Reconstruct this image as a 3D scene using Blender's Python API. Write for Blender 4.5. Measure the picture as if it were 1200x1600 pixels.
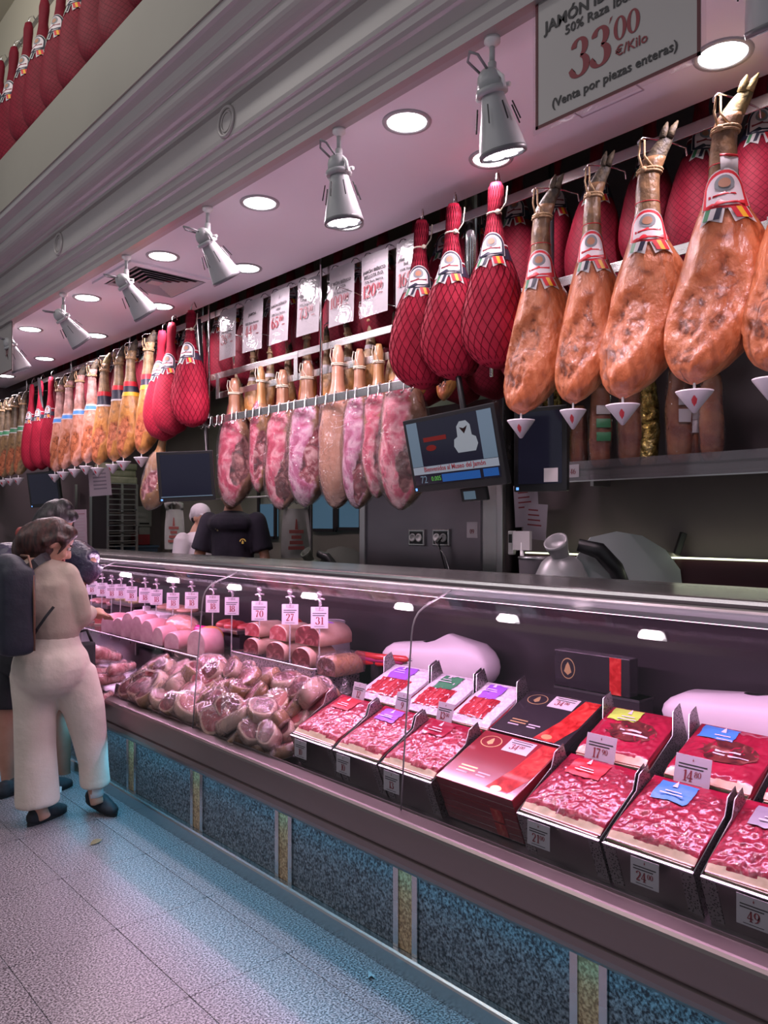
import bpy, bmesh, math, random
from mathutils import Vector, Matrix, noise
for _o in list(bpy.data.objects): bpy.data.objects.remove(_o)
scene = bpy.context.scene
COL = scene.collection
random.seed(7)
PI = math.pi
# ------------------------------------------------------------------ camera
F, U0, V0 = 1230.0, 600.0, 818.0          # focal length and horizon of the 1200x1600 frame
TH = math.atan(1105.0 / F); ST, CT = math.sin(TH), math.cos(TH)
EYE = 1.58
cam = bpy.data.cameras.new('camera'); camo = bpy.data.objects.new('camera', cam); COL.objects.link(camo)
cam.sensor_fit = 'HORIZONTAL'; cam.sensor_width = 36; cam.lens = 36 * F / 1200
cam.shift_y = 18 / 1200.0; cam.clip_start = 0.05; cam.clip_end = 100
camo.location = (0, 0, EYE); camo.rotation_euler = (PI / 2, 0, -TH)
scene.camera = camo
# ------------------------------------------------------------------ look, world, lights
scene.view_settings.view_transform = 'Standard'; scene.view_settings.look = 'None'
scene.view_settings.gamma = 1; scene.view_settings.use_curve_mapping = False
scene.view_settings.exposure = 0.15
scene.cycles.use_denoising = True
scene.cycles.max_bounces = 8; scene.cycles.transparent_max_bounces = 16
scene.cycles.caustics_reflective = False; scene.cycles.caustics_refractive = False
scene.cycles.sample_clamp_indirect = 6
world = bpy.data.worlds.new('hall_air'); scene.world = world; world.use_nodes = True
world.node_tree.nodes['Background'].inputs[0].default_value = (0.55, 0.57, 0.62, 1)
world.node_tree.nodes['Background'].inputs[1].default_value = 0.36
CEIL = EYE + 1.55                          # soffit height above the counter
def area(name, loc, size, power, color, rot=(0, 0, 0), spread=None):
    l = bpy.data.lights.new(name, 'AREA'); l.shape = 'RECTANGLE'; l.size, l.size_y = size
    l.energy = power; l.color = color
    if spread: l.spread = spread
    o = bpy.data.objects.new(name, l); COL.objects.link(o); o.location = loc; o.rotation_euler = rot
    return o
PINK = (1.0, 0.54, 0.90)
# display case LED tube under its top, blue LED strip under the bumper, lamps of the hall behind the customers
area('case_led_tube', (2.205, 4.1, 1.290), (0.03, 8.6), 52, PINK, (0, math.radians(-12), 0))
# the same tube also shines up and out through the sloping glass
area('case_led_tube_upper', (2.10, 4.1, 1.284), (0.03, 8.6), 22, (1.0, 0.66, 0.93), (0, math.radians(150), 0))
area('kick_led_strip', (1.872, 4.2, 0.395), (0.03, 9.0), 14, (0.10, 0.62, 1.0), (0, math.radians(28), 0), math.radians(150))
area('hall_lamp_row', (-0.9, 3.2, 3.9), (0.5, 6.0), 32, (1.0, 0.90, 0.93), (0, math.radians(-20), 0))
area('upper_ham_fill', (0.2, 4.6, 5.3), (0.4, 3.0), 26, (1.0, .93, .88), (0, math.radians(-70), 0))  # unseen fill light, added to brighten the netted hams above the cornice
area('back_room_tubes', (4.3, 6.2, 3.0), (0.2, 3.0), 9, (0.92, 1.0, 0.86))
area('niche_led_strip', (3.72, 1.6, 1.425), (0.02, 2.0), 0.6, (0.95, 1.0, 0.75), (0, math.radians(50), 0))

# ------------------------------------------------------------------ picture <-> place
def T(u, d):                               # distance along the counter of picture column u at depth d behind the camera's line
    return d * (F / (CT * CT) / (u + 505.0) - ST / CT)
def PX(u, v, d):                           # point on the upright plane x = d
    t = T(u, d); dep = d * ST + t * CT
    return Vector((d, t, EYE + (V0 - v) / F * dep))
def PC(u, v, dep):                         # point at a given distance from the lens plane
    lat = (u - U0) / F * dep
    return Vector((lat * CT + dep * ST, -lat * ST + dep * CT, EYE + (V0 - v) / F * dep))
def PZ(u, v, z):
    dep = (EYE - z) * F / (v - V0); return PC(u, v, dep)

# ------------------------------------------------------------------ object helpers
def setp(o, label=None, cat=None, group=None, kind=None):
    if label: o['label'] = label
    if cat: o['category'] = cat
    if group: o['group'] = group
    if kind: o['kind'] = kind
    return o
def thing(name, label, cat, loc=(0, 0, 0), rotz=0.0, group=None, kind=None):
    o = bpy.data.objects.new(name, None); COL.objects.link(o); o.empty_display_size = 0.05
    o.location = loc; o.rotation_euler = (0, 0, rotz)
    return setp(o, label, cat, group, kind)
def link(name, me, parent=None, mat=None, loc=None, rot=None, M=None):
    o = bpy.data.objects.new(name, me); COL.objects.link(o)
    if mat is not None:
        if len(me.materials): me.materials.clear()
        for m in (mat if isinstance(mat, (list, tuple)) else [mat]): me.materials.append(m)
    if parent: o.parent = parent
    if M is not None: o.matrix_local = M
    if loc is not None: o.location = loc
    if rot is not None: o.rotation_euler = rot
    return o
def copy_tree(o, parent=None):
    c = o.copy(); COL.objects.link(c); c.parent = parent
    for ch in list(KIDS.get(o.name, [])) or [x for x in o.children]:
        copy_tree(ch, c)
    return c
KIDS = {}
def dup(o, loc, rotz=None, label=None, scale=None, group=None):
    c = copy_tree(o); c.location = loc
    if rotz is not None: c.rotation_euler = (0, 0, rotz)
    if scale is not None: c.scale = scale if hasattr(scale, '__len__') else (scale,) * 3
    if label: c['label'] = label
    if group: c['group'] = group
    return c
def TRS(loc=(0, 0, 0), rot=(0, 0, 0), sc=(1, 1, 1)):
    from mathutils import Euler
    return Matrix.LocRotScale(Vector(loc), Euler(rot), Vector(sc))
class MB:
    def __init__(s): s.v = []; s.f = []; s.sm = []; s.mi = []; s.uv = {}
    def add(s, vs, fs, M=None, smooth=False, mi=0):
        b = len(s.v)
        for p in vs:
            p = Vector(p); s.v.append(M @ p if M is not None else p)
        for f in fs:
            s.f.append([i + b for i in f]); s.sm.append(smooth); s.mi.append(mi)
        return s
    def box(s, x0, x1, y0, y1, z0, z1, M=None, mi=0):
        vs = [(x, y, z) for z in (z0, z1) for y in (y0, y1) for x in (x0, x1)]
        return s.add(vs, [(0, 2, 3, 1), (4, 5, 7, 6), (0, 1, 5, 4), (2, 6, 7, 3), (0, 4, 6, 2), (1, 3, 7, 5)], M, False, mi)
    def cbox(s, c, size, M=None, mi=0):
        return s.box(c[0] - size[0] / 2, c[0] + size[0] / 2, c[1] - size[1] / 2, c[1] + size[1] / 2, c[2] - size[2] / 2, c[2] + size[2] / 2, M, mi)
    def rbox(s, x0, x1, y0, y1, z0, z1, r=0.005, M=None, mi=0):      # box with chamfered edges
        bm = bmesh.new(); bmesh.ops.create_cube(bm, size=1)
        for v in bm.verts: v.co = Vector(((x0 + x1) / 2 + v.co.x * (x1 - x0), (y0 + y1) / 2 + v.co.y * (y1 - y0), (z0 + z1) / 2 + v.co.z * (z1 - z0)))
        bmesh.ops.bevel(bm, geom=bm.edges[:], offset=r, segments=2, profile=0.6, affect='EDGES')
        bm.verts.index_update()
        s.add([v.co.copy() for v in bm.verts], [[v.index for v in f.verts] for f in bm.faces], M, False, mi); bm.free(); return s
    def tube(s, pts, r, n=8, M=None, closed=False, caps=True, mi=0):
        pts = [Vector(p) for p in pts]; k = len(pts); rs = r if hasattr(r, '__len__') else [r] * k
        vs = []; up = None
        for i, p in enumerate(pts):
            a = pts[(i - 1) % k] if (closed or i > 0) else p; b = pts[(i + 1) % k] if (closed or i < k - 1) else p
            d = (b - a); d = d.normalized() if d.length > 1e-9 else Vector((0, 0, 1))
            if up is None: up = d.orthogonal().normalized()
            else:
                up = up - d * up.dot(d); up = up.normalized() if up.length > 1e-6 else d.orthogonal().normalized()
            w = d.cross(up)
            for j in range(n):
                an = 2 * PI * j / n; vs.append(p + (up * math.cos(an) + w * math.sin(an)) * rs[i])
        fs = []
        for i in range(k if closed else k - 1):
            for j in range(n):
                fs.append((i * n + j, i * n + (j + 1) % n, ((i + 1) % k) * n + (j + 1) % n, ((i + 1) % k) * n + j))
        if caps and not closed: fs += [tuple(reversed(range(n))), tuple(range((k - 1) * n, k * n))]
        return s.add(vs, fs, M, True, mi)
    def lathe(s, prof, n=20, M=None, mi=0, smooth=True, caps=True):
        vs = [(r * math.cos(2 * PI * j / n), r * math.sin(2 * PI * j / n), z) for r, z in prof for j in range(n)]
        fs = [(i * n + j, i * n + (j + 1) % n, (i + 1) * n + (j + 1) % n, (i + 1) * n + j) for i in range(len(prof) - 1) for j in range(n)]
        if caps: fs += [tuple(reversed(range(n))), tuple(range((len(prof) - 1) * n, len(prof) * n))]
        return s.add(vs, fs, M, smooth, mi)
    def prism(s, poly, h, M=None, mi=0, z0=0.0):                     # polygon in xy, pushed up by h
        n = len(poly); vs = [(x, y, z0) for x, y in poly] + [(x, y, z0 + h) for x, y in poly]
        fs = [tuple(reversed(range(n))), tuple(range(n, 2 * n))] + [(i, (i + 1) % n, n + (i + 1) % n, n + i) for i in range(n)]
        return s.add(vs, fs, M, False, mi)
    def run(s, prof, y0, y1, closed=True, smooth=False, mi=0):       # x,z profile extruded along y
        n = len(prof); vs = [(x, y0, z) for x, z in prof] + [(x, y1, z) for x, z in prof]
        fs = [(i, (i + 1) % n, n + (i + 1) % n, n + i) for i in range(n if closed else n - 1)]
        if closed: fs += [tuple(reversed(range(n))), tuple(range(n, 2 * n))]
        return s.add(vs, fs, None, smooth, mi)
    def grid(s, fn, nu, nv, M=None, mi=0, smooth=True, wrap=False):
        vs = [fn(i / nu, j / nv) for j in range(nv + 1) for i in range(nu + (0 if wrap else 1))]
        w = nu if wrap else nu + 1
        fs = [(j * w + i, j * w + (i + 1) % w, (j + 1) * w + (i + 1) % w, (j + 1) * w + i) for j in range(nv) for i in range(nu)]
        return s.add(vs, fs, M, smooth, mi)
    def ell(s, c, r, M=None, nu=12, nv=8, mi=0):
        c = Vector(c); r = r if hasattr(r, '__len__') else (r, r, r)
        return s.grid(lambda a, b: (c.x + r[0] * math.cos(2 * PI * a) * math.sin(PI * b), c.y + r[1] * math.sin(2 * PI * a) * math.sin(PI * b), c.z - r[2] * math.cos(PI * b)), nu, nv, M, mi, True, True)
    def mesh(s, name='mesh'):
        me = bpy.data.meshes.new(name); me.from_pydata([tuple(p) for p in s.v], [], s.f)
        me.polygons.foreach_set('use_smooth', s.sm); me.polygons.foreach_set('material_index', s.mi); me.update()
        return me
    def build(s, name, mat, parent=None, loc=None, rot=None, M=None, recalc=False):
        me = s.mesh(name)
        if recalc:
            bm = bmesh.new(); bm.from_mesh(me); bmesh.ops.remove_doubles(bm, verts=bm.verts, dist=1e-5); bmesh.ops.recalc_face_normals(bm, faces=bm.faces); bm.to_mesh(me); bm.free()
        return link(name, me, parent, mat, loc, rot, M)
def fuse(mb, voxel=0.012, smooth=4, fac=0.5):                       # one continuous skin around overlapping solids
    me = mb.mesh('tmp'); o = bpy.data.objects.new('tmp', me); COL.objects.link(o)
    m = o.modifiers.new('r', 'REMESH'); m.mode = 'VOXEL'; m.voxel_size = voxel; m.use_smooth_shade = True
    if smooth:
        q = o.modifiers.new('s', 'SMOOTH'); q.iterations = smooth; q.factor = fac
    dg = bpy.context.evaluated_depsgraph_get(); dg.update()
    out = bpy.data.meshes.new_from_object(o.evaluated_get(dg)); bpy.data.objects.remove(o); bpy.data.meshes.remove(me)
    return out
_txt = {}
def text_mesh(body, size=0.05, bold=0.0, align='CENTER', shear=0.0, thick=0.0004):
    key = (body, size, bold, align, shear)
    if key in _txt: return _txt[key]
    c = bpy.data.curves.new('txt', 'FONT'); c.body = body; c.size = size; c.align_x = align; c.align_y = 'CENTER'
    c.offset = bold; c.resolution_u = 2; c.shear = shear; c.extrude = thick
    o = bpy.data.objects.new('txt', c); COL.objects.link(o)
    dg = bpy.context.evaluated_depsgraph_get(); dg.update()
    me = bpy.data.meshes.new_from_object(o.evaluated_get(dg)); bpy.data.objects.remove(o); bpy.data.curves.remove(c)
    _txt[key] = me
    return me
def text(name, body, size, mat, parent, M, bold=0.0, align='CENTER', shear=0.0, sx=1.0):
    me = text_mesh(body, size, bold, align, shear)
    if not me.materials: me.materials.append(mat)
    elif me.materials[0] != mat: me = me.copy(); me.materials.clear(); me.materials.append(mat)
    o = bpy.data.objects.new(name, me); COL.objects.link(o); o.parent = parent; o.matrix_local = M @ Matrix.Diagonal((sx, 1, 1, 1))
    return o
# fat-and-thin numerals, drawn as ribbons of changing width: (x, y, half width)
def _arc(cx, cy, rx, ry, a0, a1, n, w0, w1):     # width w0 where the stroke runs level, w1 where it runs upright
    out = []
    for i in range(n + 1):
        a = math.radians(a0 + (a1 - a0) * i / n); out.append((cx + rx * math.cos(a), cy + ry * math.sin(a), w0 + (w1 - w0) * abs(math.cos(a)) ** 1.5))
    return out
DIG = {
 '0': [_arc(.3, .5, .21, .46, 0, 360, 28, .03, .085)],
 '1': [[(.3, .03, .085), (.3, .97, .085)], [(.3, .93, .05), (.12, .84, .02)], [(.1, .025, .025), (.5, .025, .025)]],
 '2': [[(.13, .72, .08), (.14, .76, .06)] + _arc(.31, .72, .2, .24, 165, -40, 14, .03, .085) + [(.3, .3, .06), (.1, .08, .03)], [(.1, .06, .06), (.35, .07, .075), (.53, .12, .03)]],
 '3': [[(.13, .77, .075)] + _arc(.29, .74, .17, .22, 160, -75, 14, .03, .09), _arc(.28, .28, .22, .25, 80, -165, 16, .03, .1) + [(.11, .24, .08)]],
 '4': [[(.38, .0, .08), (.38, .97, .08)], [(.38, .95, .03), (.06, .3, .035)], [(.04, .28, .04), (.58, .28, .04)], [(.22, .025, .025), (.54, .025, .025)]],
 '5': [[(.14, .9, .05), (.48, .92, .055)], [(.14, .9, .025), (.13, .52, .025)], _arc(.29, .3, .21, .27, 140, -165, 16, .03, .09) + [(.12, .22, .07)]],
 '6': [_arc(.3, .3, .2, .28, 0, 360, 24, .03, .085), [(.1, .32, .085), (.12, .6, .08), (.25, .85, .05), (.45, .95, .03)]],
 '7': [[(.08, .9, .06), (.5, .9, .06)], [(.48, .88, .04), (.32, .5, .06), (.24, .02, .1)]],
 '8': [_arc(.3, .27, .21, .25, 0, 360, 22, .03, .09), _arc(.3, .74, .17, .22, 0, 360, 22, .03, .075)],
 '9': [_arc(.3, .68, .2, .28, 0, 360, 24, .03, .085), [(.5, .66, .085), (.48, .4, .08), (.35, .14, .05), (.14, .04, .03)]],
}
def numeral(name, s, h, mat, parent, M, small=''):
    mb = MB(); x = 0.0
    def put(ch, x, k, y0):
        for st in DIG[ch]:
            st = [(x + a * k, y0 + b * k, w * k) for a, b, w in st]; vs = []
            for i, (a, b, w) in enumerate(st):
                p = st[max(i - 1, 0)]; q = st[min(i + 1, len(st) - 1)]
                if len(st) > 20 and i in (0, len(st) - 1): p, q = st[-2], st[1]
                dx, dy = q[0] - p[0], q[1] - p[1]; L = math.hypot(dx, dy) or 1; nx, ny = -dy / L, dx / L
                vs += [(a + nx * w, b + ny * w, .0004), (a - nx * w, b - ny * w, .0004)]
            mb.add(vs, [(2 * i, 2 * i + 1, 2 * i + 3, 2 * i + 2) for i in range(len(st) - 1)])
    adv = lambda ch: .44 if ch == '1' else .6
    W = sum(adv(c) for c in s) * h + sum(adv(c) for c in small) * h * .55 + (0.1 * h if small else 0)
    x = -W / 2
    for c in s: put(c, x, h, -h / 2); x += adv(c) * h
    if small:
        x += .08 * h
        for c in small: put(c, x, h * .55, -h / 2 + .42 * h); x += adv(c) * h * .55
    return mb.build(name, mat, parent, M=M)

# ------------------------------------------------------------------ materials
def mat(name, col, rough=0.5, metal=0.0, coat=0.0, emit=None, es=0.0, spec=None, sheen=0.0, alpha=None):
    m = bpy.data.materials.new(name); m.use_nodes = True; b = m.node_tree.nodes['Principled BSDF']
    b.inputs['Base Color'].default_value = (*col, 1); b.inputs['Roughness'].default_value = rough; b.inputs['Metallic'].default_value = metal
    if coat: b.inputs['Coat Weight'].default_value = coat; b.inputs['Coat Roughness'].default_value = 0.12
    if emit: b.inputs['Emission Color'].default_value = (*emit, 1); b.inputs['Emission Strength'].default_value = es
    if spec is not None: b.inputs['Specular IOR Level'].default_value = spec
    if sheen: b.inputs['Sheen Weight'].default_value = sheen
    return m
def nmat(name, stops, scale=8.0, rough=0.5, metal=0.0, coat=0.0, bump=0.0, bscale=None, detail=4.0, stretch=(1, 1, 1), dist=0.0, coord='Object', kind='noise', rvar=0.0, bdist=0.01):
    m = mat(name, stops[0][1], rough, metal, coat); nt = m.node_tree; N = nt.nodes; L = nt.links; b = N['Principled BSDF']
    tc = N.new('ShaderNodeTexCoord'); mp = N.new('ShaderNodeMapping'); mp.inputs['Scale'].default_value = stretch
    L.new(tc.outputs[coord], mp.inputs[0])
    if kind == 'noise':
        n = N.new('ShaderNodeTexNoise'); n.inputs['Scale'].default_value = scale; n.inputs['Detail'].default_value = detail; n.inputs['Distortion'].default_value = dist; out = n.outputs['Fac']
    else:
        n = N.new('ShaderNodeTexVoronoi'); n.inputs['Scale'].default_value = scale; out = n.outputs['Distance']
    L.new(mp.outputs[0], n.inputs['Vector'])
    r = N.new('ShaderNodeValToRGB'); e = r.color_ramp.elements
    while len(e) < len(stops): e.new(0.5)
    for el, (p, c) in zip(e, stops): el.position = p; el.color = (*c, 1)
    L.new(out, r.inputs[0]); L.new(r.outputs[0], b.inputs['Base Color'])
    if rvar:
        mr = N.new('ShaderNodeMapRange'); mr.inputs[3].default_value = max(rough - rvar, 0.02); mr.inputs[4].default_value = rough + rvar; L.new(out, mr.inputs[0]); L.new(mr.outputs[0], b.inputs['Roughness'])
    if bump:
        n2 = N.new('ShaderNodeTexNoise'); n2.inputs['Scale'].default_value = bscale or scale; n2.inputs['Detail'].default_value = 5
        L.new(mp.outputs[0], n2.inputs['Vector'])
        bp = N.new('ShaderNodeBump'); bp.inputs['Strength'].default_value = bump; bp.inputs['Distance'].default_value = bdist
        L.new(n2.outputs['Fac'], bp.inputs['Height']); L.new(bp.outputs[0], b.inputs['Normal'])
        if coat: L.new(bp.outputs[0], b.inputs['Coat Normal'])
    return m
def unspec(m, s, r=None):
    b = m.node_tree.nodes['Principled BSDF']; b.inputs['Specular IOR Level'].default_value = s
    if r is not None: b.inputs['Roughness'].default_value = r
    return m
def film(name, tint=(1, 1, 1), rough=0.08, fr=5.0, base=0.03, bump=0.0, bscale=20, milky=0.0):   # thin clear sheet: glass pane, plastic bag
    m = bpy.data.materials.new(name); m.use_nodes = True; nt = m.node_tree; N = nt.nodes; L = nt.links
    N.remove(N['Principled BSDF']); out = N['Material Output']
    t = N.new('ShaderNodeBsdfTransparent'); t.inputs[0].default_value = (*tint, 1)
    g = N.new('ShaderNodeBsdfGlossy'); g.inputs['Roughness'].default_value = rough
    f = N.new('ShaderNodeLayerWeight'); f.inputs[0].default_value = 0.5
    pw = N.new('ShaderNodeMath'); pw.operation = 'POWER'; pw.inputs[1].default_value = fr; L.new(f.outputs['Facing'], pw.inputs[0])
    ad = N.new('ShaderNodeMath'); ad.operation = 'MULTIPLY_ADD'; ad.use_clamp = True; ad.inputs[1].default_value = 0.85; ad.inputs[2].default_value = base; L.new(pw.outputs[0], ad.inputs[0])
    mx = N.new('ShaderNodeMixShader'); L.new(ad.outputs[0], mx.inputs[0])
    base_s = t.outputs[0]
    if milky:
        d = N.new('ShaderNodeBsdfDiffuse'); d.inputs[0].default_value = (0.9, 0.88, 0.9, 1); m2 = N.new('ShaderNodeMixShader'); m2.inputs[0].default_value = milky
        L.new(t.outputs[0], m2.inputs[1]); L.new(d.outputs[0], m2.inputs[2]); base_s = m2.outputs[0]
    L.new(base_s, mx.inputs[1]); L.new(g.outputs[0], mx.inputs[2]); L.new(mx.outputs[0], out.inputs[0])
    if bump:
        tc = N.new('ShaderNodeTexCoord'); n2 = N.new('ShaderNodeTexNoise'); n2.inputs['Scale'].default_value = bscale; n2.inputs['Detail'].default_value = 3; n2.inputs['Distortion'].default_value = 1.5
        L.new(tc.outputs['Object'], n2.inputs['Vector']); bp = N.new('ShaderNodeBump'); bp.inputs['Strength'].default_value = bump; bp.inputs['Distance'].default_value = 0.03
        L.new(n2.outputs['Fac'], bp.inputs['Height']); L.new(bp.outputs[0], g.inputs['Normal']); L.new(bp.outputs[0], f.inputs['Normal'])
    return m
M = {}
M['steel'] = nmat('steel', [(.3, (.50, .49, .49)), (.7, (.62, .60, .60))], 6, .26, 1.0, bump=.04, bscale=60, stretch=(1, .05, 1), rvar=.06)
M['steel_dull'] = nmat('steel_dull', [(.3, (.23, .195, .19)), (.7, (.30, .255, .25))], 4, .36, 1.0, stretch=(1, .1, 1), rvar=.08)
M['chrome'] = mat('chrome', (.72, .72, .72), .14, 1.0)
M['alu'] = mat('alu', (.58, .57, .58), .32, 1.0)
M['perf'] = nmat('perforated_steel', [(.28, (.015, .013, .014)), (.36, (.30, .28, .28))], 145, .34, .85, kind='voronoi')
M['white'] = mat('white_plastic', (.78, .77, .77), .4)
M['lampgrey'] = mat('lamp_paint', (.38, .385, .395), .35)
M['black'] = mat('black_plastic', (.012, .012, .014), .35)
M['rubber'] = mat('black_rubber', (.01, .01, .011), .6)
M['soffit'] = nmat('soffit_paint', [(.3, (.85, .85, .89)), (.7, (.88, .88, .92))], 1.5, .55)
M['cornice'] = nmat('cornice_paint', [(.3, (.34, .315, .31)), (.7, (.375, .345, .34))], 2, .30)
M['frieze'] = nmat('frieze_paint', [(.3, (.25, .235, .20)), (.6, (.28, .265, .225))], 1.2, .6)
M['granite'] = nmat('floor_granite', [(.38, (.03, .024, .028)), (.46, (.15, .13, .14)), (.54, (.31, .275, .29)), (.68, (.50, .46, .475))], 140, .34, detail=3, rvar=.06)
M['granite_dark'] = nmat('counter_granite', [(.38, (.012, .013, .016)), (.46, (.07, .073, .08)), (.56, (.15, .155, .165)), (.7, (.27, .275, .285))], 115, .4, detail=3)
M['tan'] = nmat('tan_stone', [(.4, (.24, .13, .06)), (.55, (.48, .29, .14)), (.7, (.62, .41, .22))], 110, .45, detail=3)
M['joint'] = mat('joint', (.06, .055, .055), .8)
M['glass'] = film('case_glass', (.97, .97, .98), .02, 5.0, .02)
M['plastic'] = film('clear_wrap', (.98, .96, .97), .12, 3.0, .05, bump=.9, bscale=26, milky=.02)
M['sleeve'] = film('clear_sleeve', (.97, .97, .97), .06, 4.0, .03, bump=.15, bscale=9)
M['acrylic'] = film('acrylic_holder', (.96, .9, .94), .12, 3.0, .22, milky=.25)
M['deck'] = nmat('deck_steel', [(.3, (.30, .28, .29)), (.7, (.38, .36, .37))], 5, .3, 1.0)
M['darksteel'] = mat('dark_panel', (.05, .042, .048), .28, .3)
M['emit'] = mat('lamp_glow', (1, 1, 1), .5, emit=(1, .93, .97), es=14)
M['paper'] = mat('paper', (.56, .53, .54), .55)
M['card'] = mat('price_card', (.50, .46, .50), .5)
M['ink'] = mat('ink_black', (.03, .028, .03), .6)
M['inkred'] = mat('ink_dark_red', (.22, .025, .035), .6)
M['wine'] = mat('ink_wine', (.10, .015, .02), .6)
M['red'] = mat('print_red', (.62, .02, .035), .4)
M['navy'] = mat('print_navy', (.02, .022, .045), .4)
M['yellow'] = mat('print_yellow', (.80, .42, .02), .45)
M['green'] = mat('print_green', (.05, .22, .10), .45)
M['skyblue'] = mat('print_blue', (.06, .25, .62), .45)
M['violet'] = mat('print_violet', (.30, .10, .62), .45)
M['lime'] = mat('print_lime', (.48, .72, .10), .45)
M['gold'] = mat('print_gold', (.70, .50, .22), .35, .6)
M['wallbeige'] = nmat('back_wall', [(.3, (.21, .20, .165)), (.7, (.24, .23, .19))], 2, .6)
M['walldark'] = nmat('dark_wall', [(.3, (.13, .10, .108)), (.7, (.155, .12, .13))], 2, .42)
M['cream'] = mat('vault_cream', (.55, .52, .42), .7)
# ================================================================== the setting
Y0, Y1 = -0.6, 10.6
YE = 9.6
def struct(name, mb, m, parent=None): 
    o = mb.build(name, m, parent)
    if not parent: o['kind'] = 'structure'
    return o
fl = struct('floor', MB().box(-4, 5.2, -2, 12, -.08, -.005), M['joint'])
tile_me = MB().rbox(-.1965, .1965, -.2925, .2925, -.02, 0, .0015).mesh('tile'); tile_me.materials.append(M['granite'])
nt_ = 0
for ix in range(-7, 2):
    for iy in range(-3, 14):
        cx, cy = 1.4725 + ix * .395, 2.6825 + iy * .587
        if cy < 0.2 or cx + .2 > 2.3: continue
        o = link('tile', tile_me, fl, loc=(cx, cy, 0)); nt_ += 1
# a leaf of litter and a scrap of paper lie on the stone
setp(MB().grid(lambda a, b: (.075 * (a - .5), .03 * (b - .5) * (1 - abs(2 * a - 1) ** 2), .004 + .01 * math.sin(3 * a) * b), 8, 4).build('dry_leaf', mat('leaf', (.25, .17, .08), .7), loc=PZ(150, 1317, .002), rot=(0, 0, .4)), 'small dry brown leaf lying on the floor by the customers', 'leaf')
setp(MB().grid(lambda a, b: (.03 * (a - .5), .02 * (b - .5), .004 + .008 * math.sin(5 * a + 3 * b)), 5, 4).build('paper_scrap', M['paper'], loc=PZ(580, 1526, .002), rot=(0, 0, .9)), 'tiny crumpled white scrap on the floor by the kick rail', 'litter')

struct('ceiling', MB().box(1.90, 2.80, Y0, Y1, CEIL, CEIL + .10), M['soffit'])
struct('ceiling_upper', MB().box(1.9, 5.2, Y0, 12, 4.6, 4.7), M['cream'])
struct('ceiling_vault', MB().box(.5, 1.93, Y0, Y1, 5.6, 5.7), M['cream'])
h = lambda x, k: (x, EYE + k)
prof = [h(2.0, 1.60), h(1.905, 1.56), h(1.905, 1.535), h(1.872, 1.535), h(1.868, 1.56), h(1.858, 1.575), h(1.856, 1.605), h(1.842, 1.625), h(1.835, 1.635), h(1.822, 1.64), h(1.812, 1.652), h(1.806, 1.675), h(1.800, 1.68), h(1.79, 1.683), h(1.788, 1.70),
        h(1.788, 1.82), h(1.772, 1.828), h(1.766, 1.838), h(1.752, 1.842), h(1.745, 1.852)] + \
       [h(1.745 - .085 * math.sin(a * PI / 16), 1.852 + .075 * (1 - math.cos(a * PI / 16))) for a in range(1, 9)] + \
       [h(1.652, 1.93), h(1.640, 1.94), h(1.632, 1.955), h(1.624, 1.985), h(1.60, 2.0), h(1.585, 2.005), h(1.580, 2.03), h(1.580, 2.37), h(2.0, 2.37)]
co = struct('trim_1', MB().run(prof, Y0, Y1), [M['cornice']])
# frieze board above the mouldings
struct('trim_2', MB().box(1.572, 1.60, Y0, Y1, EYE + 2.035, EYE + 2.375), M['frieze'])
for i, yy in enumerate((1.0, 3.02, 5.05, 7.08)):
    r = [(math.cos(a * PI / 16) * .062, math.sin(a * PI / 16) * .062) for a in range(32)]
    mb = MB().tube([(1.786, yy + a, EYE + 1.757 + b) for a, b in r], .009, 6, closed=True)
    mb.tube([(1.787, yy + a * .68, EYE + 1.757 + b * .68) for a, b in r], .005, 6, closed=True)
    mb.build('rosette', M['cornice'], co)
struct('wall_upper', MB().box(1.93, 1.99, Y0, Y1, CEIL + .10, 5.6), M['cream'])
struct('wall_back', MB().box(4.7, 4.8, 2.9, YE + .1, 0, 4.6), M['wallbeige'])
struct('wall_niche', MB().box(3.82, 3.95, Y0, 3.0, 0, 4.6).box(3.95, 4.7, 2.9, 3.0, 0, 4.6), M['walldark'])
struct('wall_end', MB().box(.2, 4.7, YE, YE + .1, 0, 4.6), M['walldark'])

# track along the front edge of the soffit
struct('trim_3', MB().box(1.905, 1.935, Y0, Y1, CEIL - .014, CEIL), M['lampgrey'])
# access hatch in the soffit
hx, hy = 2.44, 1.60
mb = MB()
for a, b, c, d in ((-.13, .13, -.13, -.127), (-.13, .13, .127, .13), (-.13, -.127, -.13, .13), (.127, .13, -.13, .13)): mb.box(hx + a, hx + b, hy + c, hy + d, CEIL - .004, CEIL)
struct('trim_4', mb, mat('hatch_gap', (.50, .42, .48), .7))

# ------------------------------------------------------------------ downlights
def make_downlight():
    t = thing('downlight', 'x', 'ceiling light')
    MB().lathe([(.076, 0), (.078, -.006), (.094, -.006), (.096, -.001), (.096, .004), (.076, .004)], 28).build('trim_ring', M['lampgrey'], t)
    MB().lathe([(.077, -.002), (.0, -.0021)], 28, caps=False).build('lens', M['emit'], t)
    return t
def spot(parent, power, ang, blend, size, color, loc=(0, 0, 0), rot=(0, 0, 0)):
    l = bpy.data.lights.new('lamp_beam', 'SPOT'); l.energy = power; l.spot_size = math.radians(ang); l.spot_blend = blend; l.shadow_soft_size = size; l.color = color
    o = bpy.data.objects.new('lamp_beam', l); COL.objects.link(o); o.parent = parent; o.location = loc; o.rotation_euler = rot
    return o
dl = make_downlight(); first = True
ORD = ['first', 'second', 'third', 'fourth', 'fifth', 'sixth', 'seventh', 'eighth', 'ninth', 'tenth', 'eleventh', 'twelfth', 'thirteenth', 'fourteenth', 'fifteenth', 'sixteenth', 'seventeenth', 'eighteenth', 'nineteenth', 'twentieth']
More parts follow.
